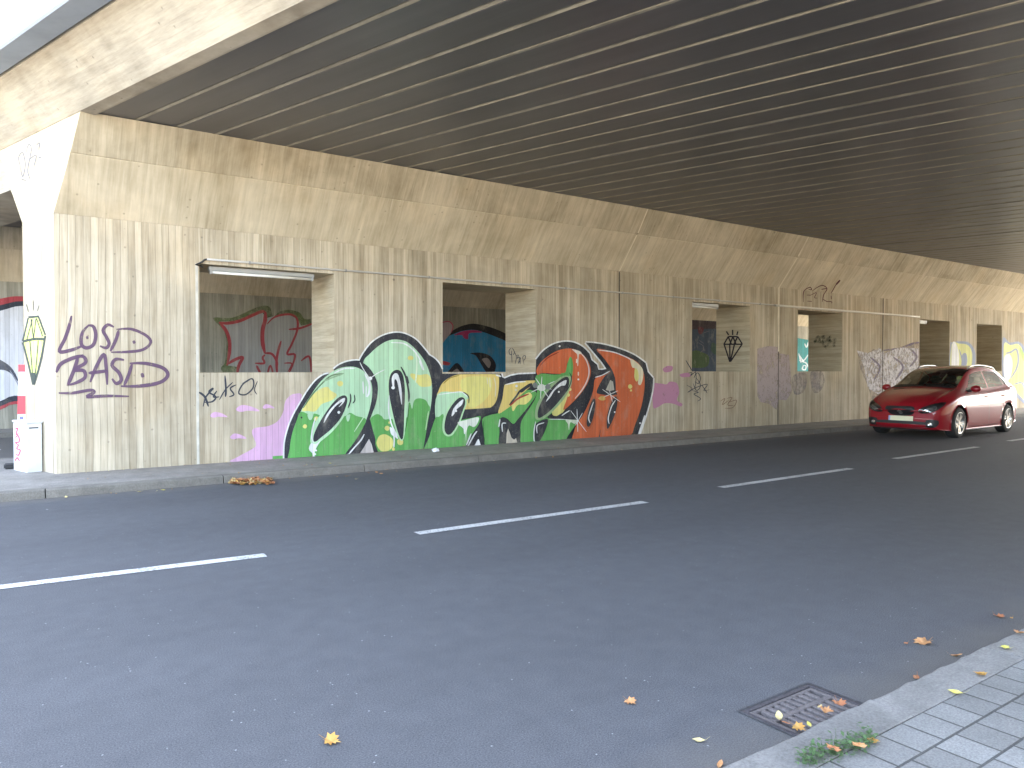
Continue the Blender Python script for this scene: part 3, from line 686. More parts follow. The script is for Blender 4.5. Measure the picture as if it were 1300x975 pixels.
# tag high on the right between the joints
BR=faded('dark_red_marker',(.12,.04,.045),.25,.4,.9,9)
def hf(x,y):
    p=on_y(x,y,WN)
    if p.z>HL:
        r=ray(x,y); n_=Vector((0,-.67,-.5)).normalized(); o_=Vector((0,WN,HL)); p=CAM+r*((o_-CAM).dot(n_)/r.dot(n_)); p+=n_*.004
    return p
tags('graffiti','dark red spiky tag with an exclamation mark above the fourth window opening',[(7,[(258,218),(262,130),(310,95),(325,115),(300,112)]),(7,[(330,125),(405,80),(452,105),(425,160),(415,215)]),(7,[(452,105),(405,112)]),(6,[(415,190),(450,212),(490,215),(492,230)]),(5,[(290,210),(330,212)]),(5,[(310,165),(365,140),(350,180),(375,185)]),(5,[(285,160),(320,160)]),(14,[(560,35),(525,75)]),(7,[(530,65),(485,145)]),(6,[(486,165),(488,195)])],7,BR,(980,350),6.5,proj=hf)
tags('graffiti','tangled black marker scribble below the window opening with the tube lamp',[(5,[(180,520),(215,580)]),(4,[(180,595),(215,590),(200,612),(235,585),(225,620)]),(4,[(225,620),(245,590),(262,620),(250,650),(230,640)]),(4,[(235,615),(262,660),(240,690),(220,650)]),(4,[(185,660),(215,680),(190,700),(240,672),(300,655),(280,690),(312,685)]),(4,[(215,690),(250,700),(225,710),(262,735),(245,750)]),(4,[(270,660),(300,705)]),(3,[(240,600),(230,680)])],4,GB,(830,340),4.43)
tags('graffiti','small faded rust-coloured scribble low on the wall under the third window opening',[(3,[(375,750),(400,735),(385,770),(420,745)]),(3,[(410,735),(440,730),(415,770),(450,775)]),(3,[(425,755),(465,745),(445,785),(400,790)])],3,faded('rust_marker',(.20,.09,.05),.3,.45,.8,9),(830,340),4.43)
tags('graffiti','tiny black signature on the side of the second window opening',[],5,GB,(540,340),6.09)
def jamb(px,py): # right-hand side of second opening: plane x = const
    r = ray(px,py); xx = WIN[1][1]-.001; return CAM + r*(xx/r.x)
COL_last = None
o = [c for c in wall.children if c.get('label','').startswith('tiny black')][0]; bpy.data.objects.remove(o)
m = Mural('graffiti',jamb,(-1,0,0),wall,'tiny black signature on the side of the second window opening',(540,340),6.09)
for st in ([(665,620),(648,640),(655,670),(672,668)],[(672,620),(690,650),(680,675)],[(690,650),(705,690),(695,745)],[(700,680),(720,675),(712,700),(730,690),(722,740),(740,700)],[(735,690),(735,745)],[(765,750),(755,690),(775,680),(770,710),(755,712)],[(668,640),(672,735)]): m.line(st,5,GB)
m.done()
def jamb3(px,py):
    r = ray(px,py); xx = WIN[2][1]-.001; return CAM + r*(xx/r.x)
m = Mural('graffiti',jamb3,(-1,0,0),wall,'black cut-diamond drawing with rays on the side of the third window opening',(860,360),7.5)
DG=faded('black_spray',(.03,.025,.03),.2,.3,.95,9)
for st in ([(485,505),(575,505)],[(485,505),(445,575)],[(575,505),(618,575)],[(440,578),(620,578)],[(445,575),(500,745)],[(618,575),(505,745)],[(485,505),(515,578)],[(575,505),(540,578)],[(530,505),(500,578)],[(530,505),(560,578)],[(500,578),(502,740)],[(545,578),(506,740)],[(490,490),(468,455)],[(528,490),(528,440)],[(568,490),(578,455)]): m.line([st[0],((st[0][0]+st[1][0])/2,(st[0][1]+st[1][1])/2),st[1]],13,DG,False)
m.done()
def jamb4(px,py):
    r = ray(px,py); xx = WIN[3][1]-.001; return CAM + r*(xx/r.x)
m = Mural('graffiti',jamb4,(-1,0,0),wall,'dark green illegible tag on the side of the fourth window opening',(980,350),6.5)
GD=faded('dark_green_marker',(.05,.08,.045),.38,.62,.5,9)
for st in ([(350,560),(380,500),(400,560)],[(390,530),(430,495),(420,560),(450,600)],[(440,540),(480,500),(470,560),(430,590)],[(480,550),(525,520),(510,575),(530,580)],[(340,540),(420,545),(490,530)]): m.line(st,20,GD)
m.done()
# worn colour clouds further along the wall
vio = faded('worn_violet_paint',(.50,.41,.41),.33,.50,.72,4); whi = faded('worn_white_paint',(.72,.69,.70),.40,.54,.85,6.0); gryp = faded('worn_grey_paint',(.30,.26,.31),.40,.56,.5,3)
m = Mural('graffiti',wf,NF,wall,'large faded violet paint patch across the wall joint by the fourth window opening',(830,340),4.43)
m.poly([(582,455),(640,440),(700,445),(702,480),(760,490),(770,600),(775,700),(745,745),(700,742),(690,800),(650,765),(600,755),(582,720),(580,600)],vio,False); m.poly([(775,640),(790,600),(850,590),(860,640),(840,700),(790,710)],gryp); m.poly([(880,590),(940,580),(960,640),(930,700),(890,690)],gryp); m.done()
m = Mural('graffiti',wf,NF,wall,'chalky white and grey faded graffiti behind the red car',(1060,350),4.0625)
m.poly([(115,385),(165,400),(200,378),(245,400),(300,380),(360,375),(420,340),(438,350),(438,560),(330,600),(240,640),(190,640),(165,560),(130,480)],gryp,False)
m.poly([(112,385),(170,400),(230,372),(260,400),(330,370),(430,375),(430,520),(340,545),(280,600),(220,610),(170,580),(150,470)],whi,False)
m.done()
m = Mural('graffiti',wf,NF,wall,'faded grey swirl of old lettering high behind the red car',(1060,350),4.0625)
LP=faded('pale_lilac_marker',(.25,.2,.3),.35,.5,.6,6)
for st in ([(250,385),(330,375),(400,350),(435,345)],[(180,420),(230,470),(200,540)],[(300,420),(350,470),(310,540)],[(390,380),(420,420),(385,470)]): m.line(st,10,LP)
m.done()
# yellow and blue-grey bubble letters at the far right
YF=(.66,.66,.28); GF=(.30,.34,.44); WF=(.74,.74,.72); LG=(.45,.60,.20)
m = Mural('graffiti',wf,NF,wall,'pale yellow bubble letters with blue-grey outline at the far right of the wall',(1060,350),4.0625)
m.poly([(600,345),(640,338),(690,345),(720,385),(722,450),(705,520),(596,520),(596,340)],GF); m.poly([(602,355),(640,350),(685,358),(706,395),(706,450),(690,520),(600,520)],YF)
m.poly([(604,355),(625,352),(640,420),(630,520),(602,520)],WF); m.poly([(655,410),(675,400),(682,440),(670,480),(655,470)],GF); m.line([(640,380),(655,440),(645,500)],6,GF)
m.poly([(865,322),(900,345),(945,340),(972,362),(985,400),(1015,470),(1030,600),(1010,680),(930,620),(875,560),(862,480)],GF)
m.poly([(872,350),(905,358),(940,352),(962,372),(974,420),(1000,480),(1012,600),(1000,660),(935,600),(880,540),(870,470)],YF)
m.poly([(872,420),(900,405),(915,450),(905,520),(885,545),(870,500)],WF); m.line([(880,400),(905,395),(935,380),(945,430),(935,480),(905,530)],9,GF); m.line([(925,560),(965,555),(985,620)],8,GF); m.poly([(950,370),(970,395),(985,440),(965,430)],LG)
m.done()
# ---- murals on the back wall of the second passage
bf = lambda x,y: on_y(x,y,BN)
m = Mural('graffiti',bf,NF,bwall,'silver letters with red outline and lime glow, seen through the leftmost opening',(230,310),5.13,.0006)
RED=(.40,.07,.08); LIM=(.30,.42,.05); SIL=(.40,.39,.37)
m.poly([(208,480),(330,480),(470,420),(540,400),(580,415),(600,470),(640,440),(700,428),(770,445),(810,490),(900,480),(1100,520),(1100,900),(360,900),(270,830),(262,800),(285,770),(295,640),(275,560)],faded('lime_spray',(.18,.25,.07),.30,.55,.6,3))
m.poly([(245,505),(380,500),(520,440),(560,480),(600,470),(640,465),(700,458),(760,490),(780,530),(900,510),(1080,560),(1080,900),(340,900),(372,800),(300,790),(312,640),(290,560)],SIL,False)
for st,w in (([(245,510),(300,515),(380,500),(460,465),(520,440),(548,440)],20),([(548,440),(545,500),(530,560),(530,640),(545,710)],26),([(250,510),(290,560),(312,620),(315,690),(300,790)],22),([(295,785),(350,752),(400,738),(375,790),(362,860)],20),([(560,520),(600,480),(660,460),(720,460),(755,490),(755,560),(720,650),(690,715),(740,720),(720,800),(700,840)],14),([(700,555),(760,550),(810,535),(860,515)],14),([(650,630),(630,700),(620,770),(625,850)],16),([(540,710),(590,715),(620,760),(625,800)],15),([(480,775),(540,775),(530,740),(545,720)],14),([(490,790),(520,850)],15),([(560,850),(580,790),(600,850)],12),([(780,760),(830,730),(845,790),(845,850)],14),([(670,775),(720,778),(695,830)],9)): m.line(st,w,RED)
m.done()
m = Mural('graffiti',bf,NF,bwall,'blue rounded shape with black outline, seen through the second opening',(540,340),6.09,.0006)
m.poly([(60,900),(80,640),(140,520),(200,490),(280,450),(370,432),(470,450),(560,480),(640,520),(800,620),(900,900)],(.035,.035,.04)); m.poly([(60,900),(100,640),(145,550),(210,515),(290,487),(380,480),(470,505),(560,540),(640,580),(760,680),(860,900)],(.05,.27,.50))
m.poly([(110,430),(180,415),(215,440),(205,490),(150,560),(110,600)],(.42,.34,.35)); m.line([(110,428),(180,415),(213,450),(200,500)],8,(.5,.06,.12))
m.poly([(220,520),(290,490),(380,482),(440,500),(340,505),(330,550),(300,545),(280,520)],(.45,.05,.16)); m.poly([(130,720),(190,735),(175,755),(130,745)],(.45,.05,.08))
m.poly([(345,662),(420,655),(490,675),(530,715),(545,760),(525,820),(480,820),(430,745),(390,680)],(.03,.03,.04)); m.poly([(438,705),(480,698),(505,735),(490,775),(455,735)],(.33,.29,.28)); m.poly([(185,790),(245,735),(300,810),(250,830),(160,830)],(.03,.03,.04)); m.poly([(205,810),(245,780),(265,815)],(.33,.29,.28))
m.done()
m = Mural('graffiti',bf,NF,bwall,'dark violet, blue and green mural, seen through the third opening',(860,360),7.5,.0006)
m.poly([(60,440),(200,400),(420,430),(600,460),(600,900),(40,900)],(.035,.055,.085),False); m.poly([(60,120),(600,140),(600,430),(300,430),(60,440)],(.045,.03,.035),False); m.poly([(150,640),(250,660),(300,700),(280,790),(150,800),(60,760)],(.05,.09,.03)); m.poly([(200,410),(250,430),(230,480),(200,470)],(.09,.02,.03)); m.poly([(330,560),(380,600),(375,680),(320,640)],(.03,.07,.05))
for st in ([(190,560),(240,590),(245,630),(215,660)],[(205,540),(250,570)],[(250,470),(300,450)]): m.line(st,4,(.14,.13,.15))
m.done()
m = Mural('graffiti',bf,NF,bwall,'turquoise lettering seen through the fourth opening',(980,350),6.5,.0006)
m.poly([(150,520),(215,515),(300,530),(420,535),(420,900),(150,900)],(.05,.24,.23),False)
for st in ([(230,660),(260,700),(300,650)],[(225,700),(280,720),(300,760)],[(260,740),(250,770),(275,775),(280,745),(260,740)],[(270,560),(285,590),(300,545)],[(220,640),(240,720)]): m.line(st,10,(.62,.66,.66))
m.done()
m = Mural('graffiti',bf,NF,bwall,'yellow and green foliage-like paint glimpsed beside the far tube lamp',(1100,360),6.5,.0006)
m.poly([(350,330),(445,325),(620,340),(640,720),(330,720)],(.40,.46,.12)); m.done()
m = Mural('graffiti',bf,NF,bwall,'white letter with red and black outline, left of the pier with the yellow diamond',(0,350),3.251,.0006)
m.poly([(-400,260),(-200,140),(0,95),(90,85),(260,100),(420,200),(520,420),(420,560),(200,545),(60,530),(-40,560),(-380,560)],RED); m.poly([(-380,280),(-200,165),(0,122),(90,105),(250,120),(400,215),(495,420),(405,540),(200,530),(60,518),(-40,545),(-360,540)],(.05,.055,.07)); m.poly([(-360,300),(-200,190),(0,145),(90,125),(240,140),(380,230),(470,420),(390,520),(200,510),(60,495),(-40,525),(-340,520)],(.66,.66,.68))
m.poly([(-150,300),(-40,330),(20,358),(55,390),(78,440),(40,400),(0,388),(-60,400),(-140,360)],(.08,.085,.11)); m.line([(40,390),(75,450),(85,500)],5,(.3,.3,.35)); m.done()
# ---- pier end: yellow diamond, tag
ef = lambda x,y: on_q(x,y,Q0); NQ = tuple(-E)
m = Mural('graffiti',ef,NQ,wall,'pale yellow cut-diamond drawing with black lines on the end of the wall',(0,350),3.251)
DK=faded('grey_black_marker',(.06,.07,.06),.2,.35,.88,9)
m.poly([(122,172),(160,168),(188,243),(140,452),(95,272)],(.66,.70,.22),False)
for st,w in (([(118,172),(162,168)],9),([(118,175),(95,270)],7),([(160,170),(188,245)],7),([(95,272),(140,262),(188,262)],11),([(95,275),(118,360),(138,450)],8),([(188,248),(170,350),(142,450)],8),([(135,180),(112,265)],4),([(130,178),(140,265)],4),([(150,178),(140,262)],4),([(152,175),(178,250)],4),([(125,270),(138,430)],4),([(160,268),(146,430)],4)): m.line(st,w,DK,False)
m.poly([(132,400),(150,400),(141,455)],DK,False)
for st in ([(120,150),(110,115)],[(140,145),(140,100)],[(155,150),(165,118)]): m.line(st,3,DK)
m.done()
m = Mural('graffiti',ef,NQ,deck,'thin dark looping tag on the bracket at the top of the pier',(0,0),3.25)
for st in ([(85,690),(78,650),(95,630),(105,680),(95,730),(85,690)],[(105,640),(120,595),(130,620),(115,700),(125,740)],[(120,660),(150,640),(140,690)],[(150,600),(165,590),(160,620)],[(160,650),(172,650)],[(90,740),(110,745)]): m.line(st,5,faded('thin_marker',(.2,.2,.22),.25,.4,.7,9))
m.done()
# ================================================================== FREE-STANDING THINGS
met = simple('cabinet_plastic',(.62,.63,.63),.5,0,.08,6)
# power cabinet at the foot of the pier
A = on_z(34.5,600.5,.1); A2 = on_z(50.5,600,.1); A0 = on_z(17.5,596,.1)
print('cab',A,A2,A0)
cab = thing('utility_cabinet','low pale grey utility cabinet with pink scrawl, standing at the foot of the pier','cabinet',(A.x,A.y,.1))
# box with one corner at A; right face runs along to A2, left face back to A0
u = (A2-A); u.z=0; cw = max(u.length,.17); u = Vector((1,0.10,0)).normalized(); v = Vector((-u.y,u.x,0))
def solve_len(dirv,px): # length along dirv from A that lands on image column px
    lo,hi=0.02,1.5
    for _ in range(40):
        mid=(lo+hi)/2; p=A+dirv*mid-CAM; x=650+FPX*p.dot(RGT)/p.dot(fw)
        if (x-px)*(650+FPX*((A+dirv*.02-CAM).dot(RGT))/((A+dirv*.02-CAM).dot(fw))-px)>0: lo=mid
        else: hi=mid
    return lo
cw = .36
# the cabinet's narrow side faces the camera's left; it stands turned with the pier end
u = E*1.0; v = D*1.0
lu = solve_len(u,51); lv = solve_len(v,17.5); print('cab dims',lu,lv)
lu=min(max(lu,.18),.6); lv=min(max(lv,.25),.9)
bm=bmesh.new(); hh=.665
def cb(bm,a0,a1,b0,b1,z0,z1):
    vs=[bm.verts.new(Vector((0,0,0))+u*a+v*b+Vector((0,0,z))) for a in (a0,a1) for b in (b0,b1) for z in (z0,z1)]
    for f in ((0,1,3,2),(4,6,7,5),(0,4,5,1),(2,3,7,6),(0,2,6,4),(1,5,7,3)): bm.faces.new([vs[i] for i in f])
cb(bm,0,lu,0,lv,.0,hh-.02); bmesh.ops.bevel(bm,geom=bm.edges[:],offset=.006,segments=2,affect='EDGES'); bm_obj('body',bm,met,cab,local=True)
bm=bmesh.new(); cb(bm,-.015,lu+.015,-.015,lv+.015,hh-.018,hh+.012); bmesh.ops.bevel(bm,geom=bm.edges[:],offset=.01,segments=2,affect='EDGES'); bm_obj('lid',bm,met,cab,local=True)
bm=bmesh.new(); cb(bm,lu*.15,lu*.75,-.008,.002,hh-.085,hh-.07); bm_obj('handle',bm,simple('black_slot',(.03,.03,.03),.5),cab,local=True)
bm=bmesh.new(); cb(bm,lu*.04,lu*.96,-.006,.002,.05,hh-.05); bm_obj('door',bm,met,cab,local=True)
m = Mural('graffiti',lambda x,y:on_q(x,y,A.dot(E)),NQ,cab,'pink scrawl on the side of the cabinet',(0,530),5.2,zmin=.11)
mm = faded('pink_marker',(.70,.10,.16),.2,.35,.85,12)
for st in ([(98,80),(118,70),(108,110),(128,105)],[(100,135),(122,120),(128,160),(104,165),(125,185)],[(130,175),(112,205),(135,215),(122,250),(105,235)],[(100,290),(115,265),(132,290)]): m.line(st,9,mm)
m.done()
# leaning red and white barrier board behind the cabinet
B = on_z(31,588,.1); bb = A+v*(lv+.22)-u*.3
def colpx(p): p=p-CAM; return 650+FPX*p.dot(RGT)/p.dot(fw)
k_=0
while colpx(bb+u*k_)<27 and k_<1: k_+=.005
bb = bb+u*k_
bar = thing('barrier_board','red and white striped barrier board leaning behind the grey cabinet','barrier',(bb.x,bb.y,.1))
red = simple('red_reflective',(.62,.03,.05),.35,0,.08,5); wht = simple('white_reflective',(.80,.80,.82),.35,0,.05,5); blu=simple('blue_sticker',(.12,.12,.45),.4)
def plank(k0,k1,mat,name,th=.022,w=.11,off=0):
    base = Vector((0,0,0)); tip = u*.02 - v*.04 + Vector((0,0,1.42)); ax = tip-base; wd = (u*.55 - v*.80).normalized(); nn = ax.normalized().cross(wd).normalized()
    bm=bmesh.new(); vs=[bm.verts.new(base+ax*k+wd*(s*w/2)+nn*(t*(th/2+off))) for k in (k0,k1) for s in (-1,1) for t in (-1,1)]
    for f in ((0,1,3,2),(4,6,7,5),(0,4,5,1),(2,3,7,6),(0,2,6,4),(1,5,7,3)): bm.faces.new([vs[i] for i in f])
    return bm_obj(name,bm,mat,bar,local=True)
plank(0,1,wht,'board')
for k0,k1 in ((.93,1.001),(.52,.70)): plank(k0,k1,red,'red_band',off=.003,w=.113)
plank(.42,.50,blu,'sticker',off=.003,w=.06)
bm=bmesh.new(); box(bm,(-.2,-.12,0),(.2,.12,.06)); bmesh.ops.bevel(bm,geom=bm.edges[:],offset=.015,segments=2,affect='EDGES'); bm_obj('foot',bm,simple('recycled_rubber',(.03,.03,.03),.8),bar,local=True)
# ------------------------------------------------------------ drain
iron = stone('cast_iron',(.045,.040,.042),(.10,.09,.095),60)
iron_m = M_iron = iron
bar_iron = stone('worn_iron',(.10,.085,.08),(.19,.17,.165),60)
gr = thing('drain_grate','rusty dark iron drain grate in the gutter beside the near kerb','drain',((GX0+GX1)/2,(GY0+GY1)/2,0))
gx0,gx1,gy0,gy1 = GX0,GX1,KN1-.02,GY1
bm=bmesh.new()
for a,b in (((gx0+.001,gy0,-.07),(gx0+.022,gy1-.001,.003)),((gx1-.022,gy0,-.07),(gx1-.001,gy1-.001,.003)),((gx0+.023,gy1-.024,-.07),(gx1-.023,gy1-.002,.003)),((gx0+.023,gy0,-.07),(gx1-.023,gy0+.05,.003))): box(bm,a,b)
bmesh.ops.bevel(bm,geom=bm.edges[:],offset=.002,segments=1,affect='EDGES'); bm_obj('frame',bm,iron,gr)
bm=bmesh.new(); nb=9; W=(gx1-gx0-.05)
ya,yb = gy0+.053,gy1-.027; ym = ya+(yb-ya)*.66
box(bm,(gx0+.026,ya,-.04),(gx0+.045,yb,.001)); box(bm,(gx1-.045,ya,-.04),(gx1-.026,yb,.001))
box(bm,(gx0+.046,ym-.014,-.04),(gx1-.046,ym+.014,.0)); box(bm,(gx0+.046,ya,-.04),(gx1-.046,ya+.022,.0)); box(bm,(gx0+.046,yb-.018,-.04),(gx1-.046,yb,.0))
for k in range(1,nb):
    xx = gx0+.046+(W-.042)*k/nb
    box(bm,(xx-.012,ya+.022,-.035),(xx+.012,ym-.0145,.0005)); box(bm,(xx-.012,ym+.0145,-.035),(xx+.012,yb-.0185,.0005))
bmesh.ops.bevel(bm,geom=bm.edges[:],offset=.0025,segments=1,affect='EDGES'); bm_obj('bars',bm,bar_iron,gr)
bm=bmesh.new(); box(bm,(gx0+.01,gy0+.01,-.078),(gx1-.01,gy1-.01,-.074)); bm_obj('pit',bm,simple('pit_shade',(.02,.018,.015),.9),gr)  # near-black sheet: the shade of the drain shaft put into its colour
# worn bitumen collar where the asphalt meets the frame
bm=bmesh.new(); rr=random.Random(8); pts=[]
o0=[(gx0,GY0-.03),(gx0,gy1),(gx1,gy1),(gx1,GY0-.03)]; o1=[(gx0-.010,GY0-.03),(gx0-.012,gy1+.010),(gx1+.009,gy1+.012),(gx1+.010,GY0-.03)]
for i in range(3): quad(bm,[(o0[i][0],o0[i][1],.004),(o0[i+1][0],o0[i+1][1],.004),(o1[i+1][0],o1[i+1][1],.004),(o1[i][0],o1[i][1],.004)])
bm_obj('collar',bm,stone('bitumen_seal',(.05,.05,.052),(.10,.10,.105),70),gr)
# ------------------------------------------------------------ leaves
def leafmat(name,a,b):
    t = NT(name); P = t.n('ShaderNodeTexCoord').outputs['Object']; n=t.noise(P,30,4,.7); n2=t.noise(P,9,3)
    c=t.mix(t.ramp(n,[(.35,0),(.65,1)]),a,b); c=t.mix(t.ramp(n2,[(.55,0),(.7,.6)]),c,(.12,.05,.02)); t.bump(n,.3,.003); return t.fin(c,.6,0,.3)
LM={'orange':leafmat('orange_leaf',(.42,.19,.075),(.52,.29,.13)),'rust':leafmat('rust_leaf',(.30,.11,.05),(.45,.20,.09)),'yellow':leafmat('yellow_leaf',(.48,.42,.08),(.56,.50,.14)),'pale':leafmat('pale_leaf',(.52,.42,.18),(.60,.52,.26)),'amber':leafmat('amber_leaf',(.44,.22,.05),(.50,.30,.09))}
MAPLE=[(0,-.45),(.10,-.42),(.30,-.50),(.27,-.30),(.52,-.18),(.36,-.05),(.42,.16),(.22,.10),(.20,.30),(.08,.26),(0,.55),(-.08,.26),(-.20,.30),(-.22,.10),(-.42,.16),(-.36,-.05),(-.52,-.18),(-.27,-.30),(-.30,-.50),(-.10,-.42)]
OVAL=[(0,-.5),(.12,-.35),(.20,-.1),(.19,.12),(.11,.33),(0,.5),(-.11,.33),(-.19,.12),(-.20,-.1),(-.12,-.35)]
def leaf_bm(bm,shape,size,curl,rr,cen=(0,0,0),rot=0,tilt=0,mi=0):
    c=math.cos(rot); s=math.sin(rot); cen=Vector(cen)
    def P(x,y):
        z = curl*size*(abs(x)*1.1+.55*y*y*2) + size*.05*math.sin(9*x+5*y) + tilt*y*size
        x*=size; y*=size; return cen+Vector((c*x-s*y,s*x+c*y,z+.004))
    vs=[bm.verts.new(P(*p)) for p in shape]; mid=[bm.verts.new(P(0,y*.8)) for y in (-.4,-.1,.25)]
    n=len(shape); vc=bm.verts.new(P(0,-.05))
    for i in range(n): bm.faces.new((vs[i],vs[(i+1)%n],vc)).material_index=mi
    for v_ in mid: bm.verts.remove(v_)
    # stalk
    p0=P(0,shape[0][1]); p1=P(.08,shape[0][1]-.35); w=Vector((c,s,0))*size*.018
    f=bm.faces.new([bm.verts.new(q) for q in (p0-w,p0+w,p1+w*.6,p1-w*.6)]); f.material_index=mi
def leaf(px,py,z,size_,kind,shape,label,rot=None,seed=0,group='fallen leaves',zz=0):
    size=size_*.86; rr=random.Random(seed+int(px)); p=on_z(px,py,z); bm=bmesh.new(); leaf_bm(bm,MAPLE if shape=='m' else OVAL,size,rr.uniform(.15,.5),rr,rot=0)
    o=bm_obj('fallen_leaf',bm,LM[kind],local=True,recalc=False); o.location=(p.x,p.y,z+zz+.002); o.rotation_euler=(rr.uniform(-.12,.12),rr.uniform(-.12,.12),rr.uniform(0,6.28) if rot is None else rot)
    tag(o,label,'leaf',group); return o
KZ=.101
leaf(1170,817,0,.115,'orange','m','large tan maple leaf on the asphalt nearest above the kerb, right side',rot=1.2)
leaf(1150,818,0,.045,'rust','o','tiny rust leaf just left of the large tan maple leaf')
leaf(1269,785,0,.075,'rust','m','rust leaf on the asphalt above the yellow-green leaf')
leaf(1284,786,0,.04,'amber','o','tiny amber leaf next to the rust leaf near the right edge')
leaf(1296,805,KZ,.07,'orange','m','orange leaf at the right edge of the picture on the kerb')
leaf(1276,824,KZ,.06,'yellow','m','yellow-green leaf on the kerb stone below the rust leaf')
leaf(1214.5,834.5,0,.075,'orange','o','slim orange leaf lying in the gutter between the large maple leaf and the kerb')
leaf(1163,861.5,0,.075,'rust','o','brown leaf against the kerb below the large maple leaf')
leaf(1243.6,858,KZ,.062,'amber','m','amber curled leaf in the middle of the kerb stone')
leaf(1213,881,KZ,.07,'yellow','o','long yellow leaf on the joint between kerb and paving',rot=.5)
leaf(989,916,.004,.085,'pale','o','pale cream leaf lying on the drain grate',rot=-.9,zz=.012)
leaf(998,921,.004,.055,'rust','o','rust leaf beside the pale cream leaf on the drain grate',zz=.004)
leaf(1049,911,.004,.075,'orange','m','crumpled orange leaf where the drain grate meets the kerb',zz=.02)
leaf(1066,903,.004,.07,'rust','m','rust leaf at the far corner of the drain grate',zz=.02)
leaf(1041,905,.004,.045,'pale','o','small upright pale leaf on the edge of the drain grate',zz=.02)
leaf(1015,930,.004,.07,'amber','m','amber leaf at the near corner of the drain grate',zz=.012)
leaf(1027,925,.004,.045,'yellow','o','small yellow leaf between the leaves along the drain edge',zz=.012)
leaf(887,942,0,.062,'pale','o','pale yellow leaf alone on the asphalt left of the drain',rot=.9)
leaf(1108,942,KZ,.055,'amber','m','curled amber leaf on the kerb joint above the weed')
leaf(1089,956,KZ,.062,'orange','m','orange leaf resting on the right side of the weed',zz=.02)
leaf(1056,963,KZ,.06,'rust','m','rust leaf lying in the middle of the weed',zz=.03)
leaf(914,972,0,.06,'orange','o','orange leaf in the gutter at the bottom edge of the picture')
leaf(422,943,0,.085,'amber','m','bright orange leaf alone on the road at the lower left')
leaf(801,893,0,.07,'orange','m','tan leaf alone on the road left of the drain')
for i,(px,py,k) in enumerate(((18,633,'pale'),(52,632,'orange'),(84,632,'pale'),(97,629,'yellow'),(178,625,'pale'),(207,623,'yellow'))):
    leaf(px,py,0,.09,k,'o',['cream leaf in the far gutter at the left edge of the picture','orange leaf in the far gutter below the cabinet','flat cream leaf in the far gutter right of the orange one','small yellow leaf in the far gutter, below the purple lettering','lone cream leaf in the far gutter below the purple lettering','small yellow leaf in the far gutter just left of the wall seam'][i])
for i,(px,py,k) in enumerate(((389,591,'pale'),(419,589,'yellow'),(428,606,'amber'),(441,605,'amber'),(478,600.5,'orange'),(484,602,'orange'),(452,609,'pale'),(789,571,'amber'),(702,581,'amber'),(410,580,'rust'))):
    leaf(px,py,.1 if py<592 or i in (7,8) else 0,.08,k,'o',['small cream leaf on the far pavement below the first green letter','small yellow leaf on the far pavement below the first green letter','amber leaf in the far gutter left of its twin','amber leaf in the far gutter right of its twin','orange leaf in the far gutter below the crumpled paper','second orange leaf in the far gutter, nearer the road','cream leaf on the road below the far gutter leaves','amber leaf at the foot of the far kerb below the orange letter','amber leaf at the foot of the far kerb below the fifth letter','rust leaf at the foot of the wall under the first green letter'][i])
bm=bmesh.new(); rr=random.Random(21)
for k in range(130):
    t=rr.random(); px=293+52*t+rr.gauss(0,2); py=614.5-1.6*t+rr.gauss(0,1.2); p=on_z(px,py,0); 
    if p.y>KF-.02: p.y=KF-.02-rr.random()*.1
    leaf_bm(bm,rr.choice((MAPLE,OVAL)),rr.uniform(.05,.10),rr.uniform(.2,.8),rr,(p.x,p.y,rr.uniform(0,.035)),rr.uniform(0,6.28),rr.uniform(-.5,.5),rr.randrange(4))
o=bm_obj('leaf_litter',bm,[LM['orange'],LM['amber'],LM['pale'],LM['rust']],recalc=False); tag(o,'heap of orange autumn leaves in the far gutter below the pink paint','leaves',kind='stuff')
# tiny litter of crumbs along the wall foot
bm=bmesh.new()
for k in range(420):
    x=rr.uniform(1,26); y=rr.choice((WN-abs(rr.gauss(0,.05)),WN-abs(rr.gauss(0,.3)),KF-abs(rr.gauss(0,.12)),KF+.1+rr.random()*.6)); z=.1 if y>KF else 0
    y=min(y,WN-.02); leaf_bm(bm,OVAL,rr.uniform(.012,.035),rr.uniform(.2,.8),rr,(x,y,z),rr.uniform(0,6.28),rr.uniform(-.6,.6),rr.randrange(3))
o=bm_obj('leaf_crumbs',bm,[LM['rust'],LM['amber'],LM['pale']],recalc=False); tag(o,'crumbs of dry leaves scattered along the far kerb and the foot of the wall','leaf crumbs',kind='stuff')
# weed in the paving joint
wg=simple('weed_leaf',(.075,.135,.05),.55,0,.4,40)
w0_=on_z(1064,962,.1); wd_=thing('weed','low green weed growing in the joint between near kerb and block paving','weed',(w0_.x,KN0,.1))
bm=bmesh.new(); rr=random.Random(9)
for k in range(480):
    t=rr.random(); px=1018+92*t; q=on_z(px,972-34*t+rr.gauss(0,5),.1); rad=rr.random()
    base=Vector((q.x,q.y+rr.gauss(0,.020),.1)); h=rr.uniform(.006,.045)*(1-.3*t)
    a=rr.uniform(0,6.28); sz=rr.uniform(.008,.022); d1=Vector((math.cos(a),math.sin(a),rr.uniform(-.2,.5))); d2=Vector((-d1.y,d1.x,0))
    c=base+Vector((0,0,h)); vs=[bm.verts.new(p) for p in (c,c+d1*sz*.5+d2*sz*.32,c+d1*sz,c+d1*sz*.5-d2*sz*.32)]
    bm.faces.new(vs)
    if rr.random()<.35:
        s=.0008; bm.faces.new([bm.verts.new(p) for p in (base+Vector((-s,0,-.002)),base+Vector((s,0,-.002)),c+Vector((s,0,0)),c-Vector((s,0,0)))])
bm_obj('foliage',bm,wg,wd_,recalc=False)
for t_,lab in ((.0,''),):
    pass
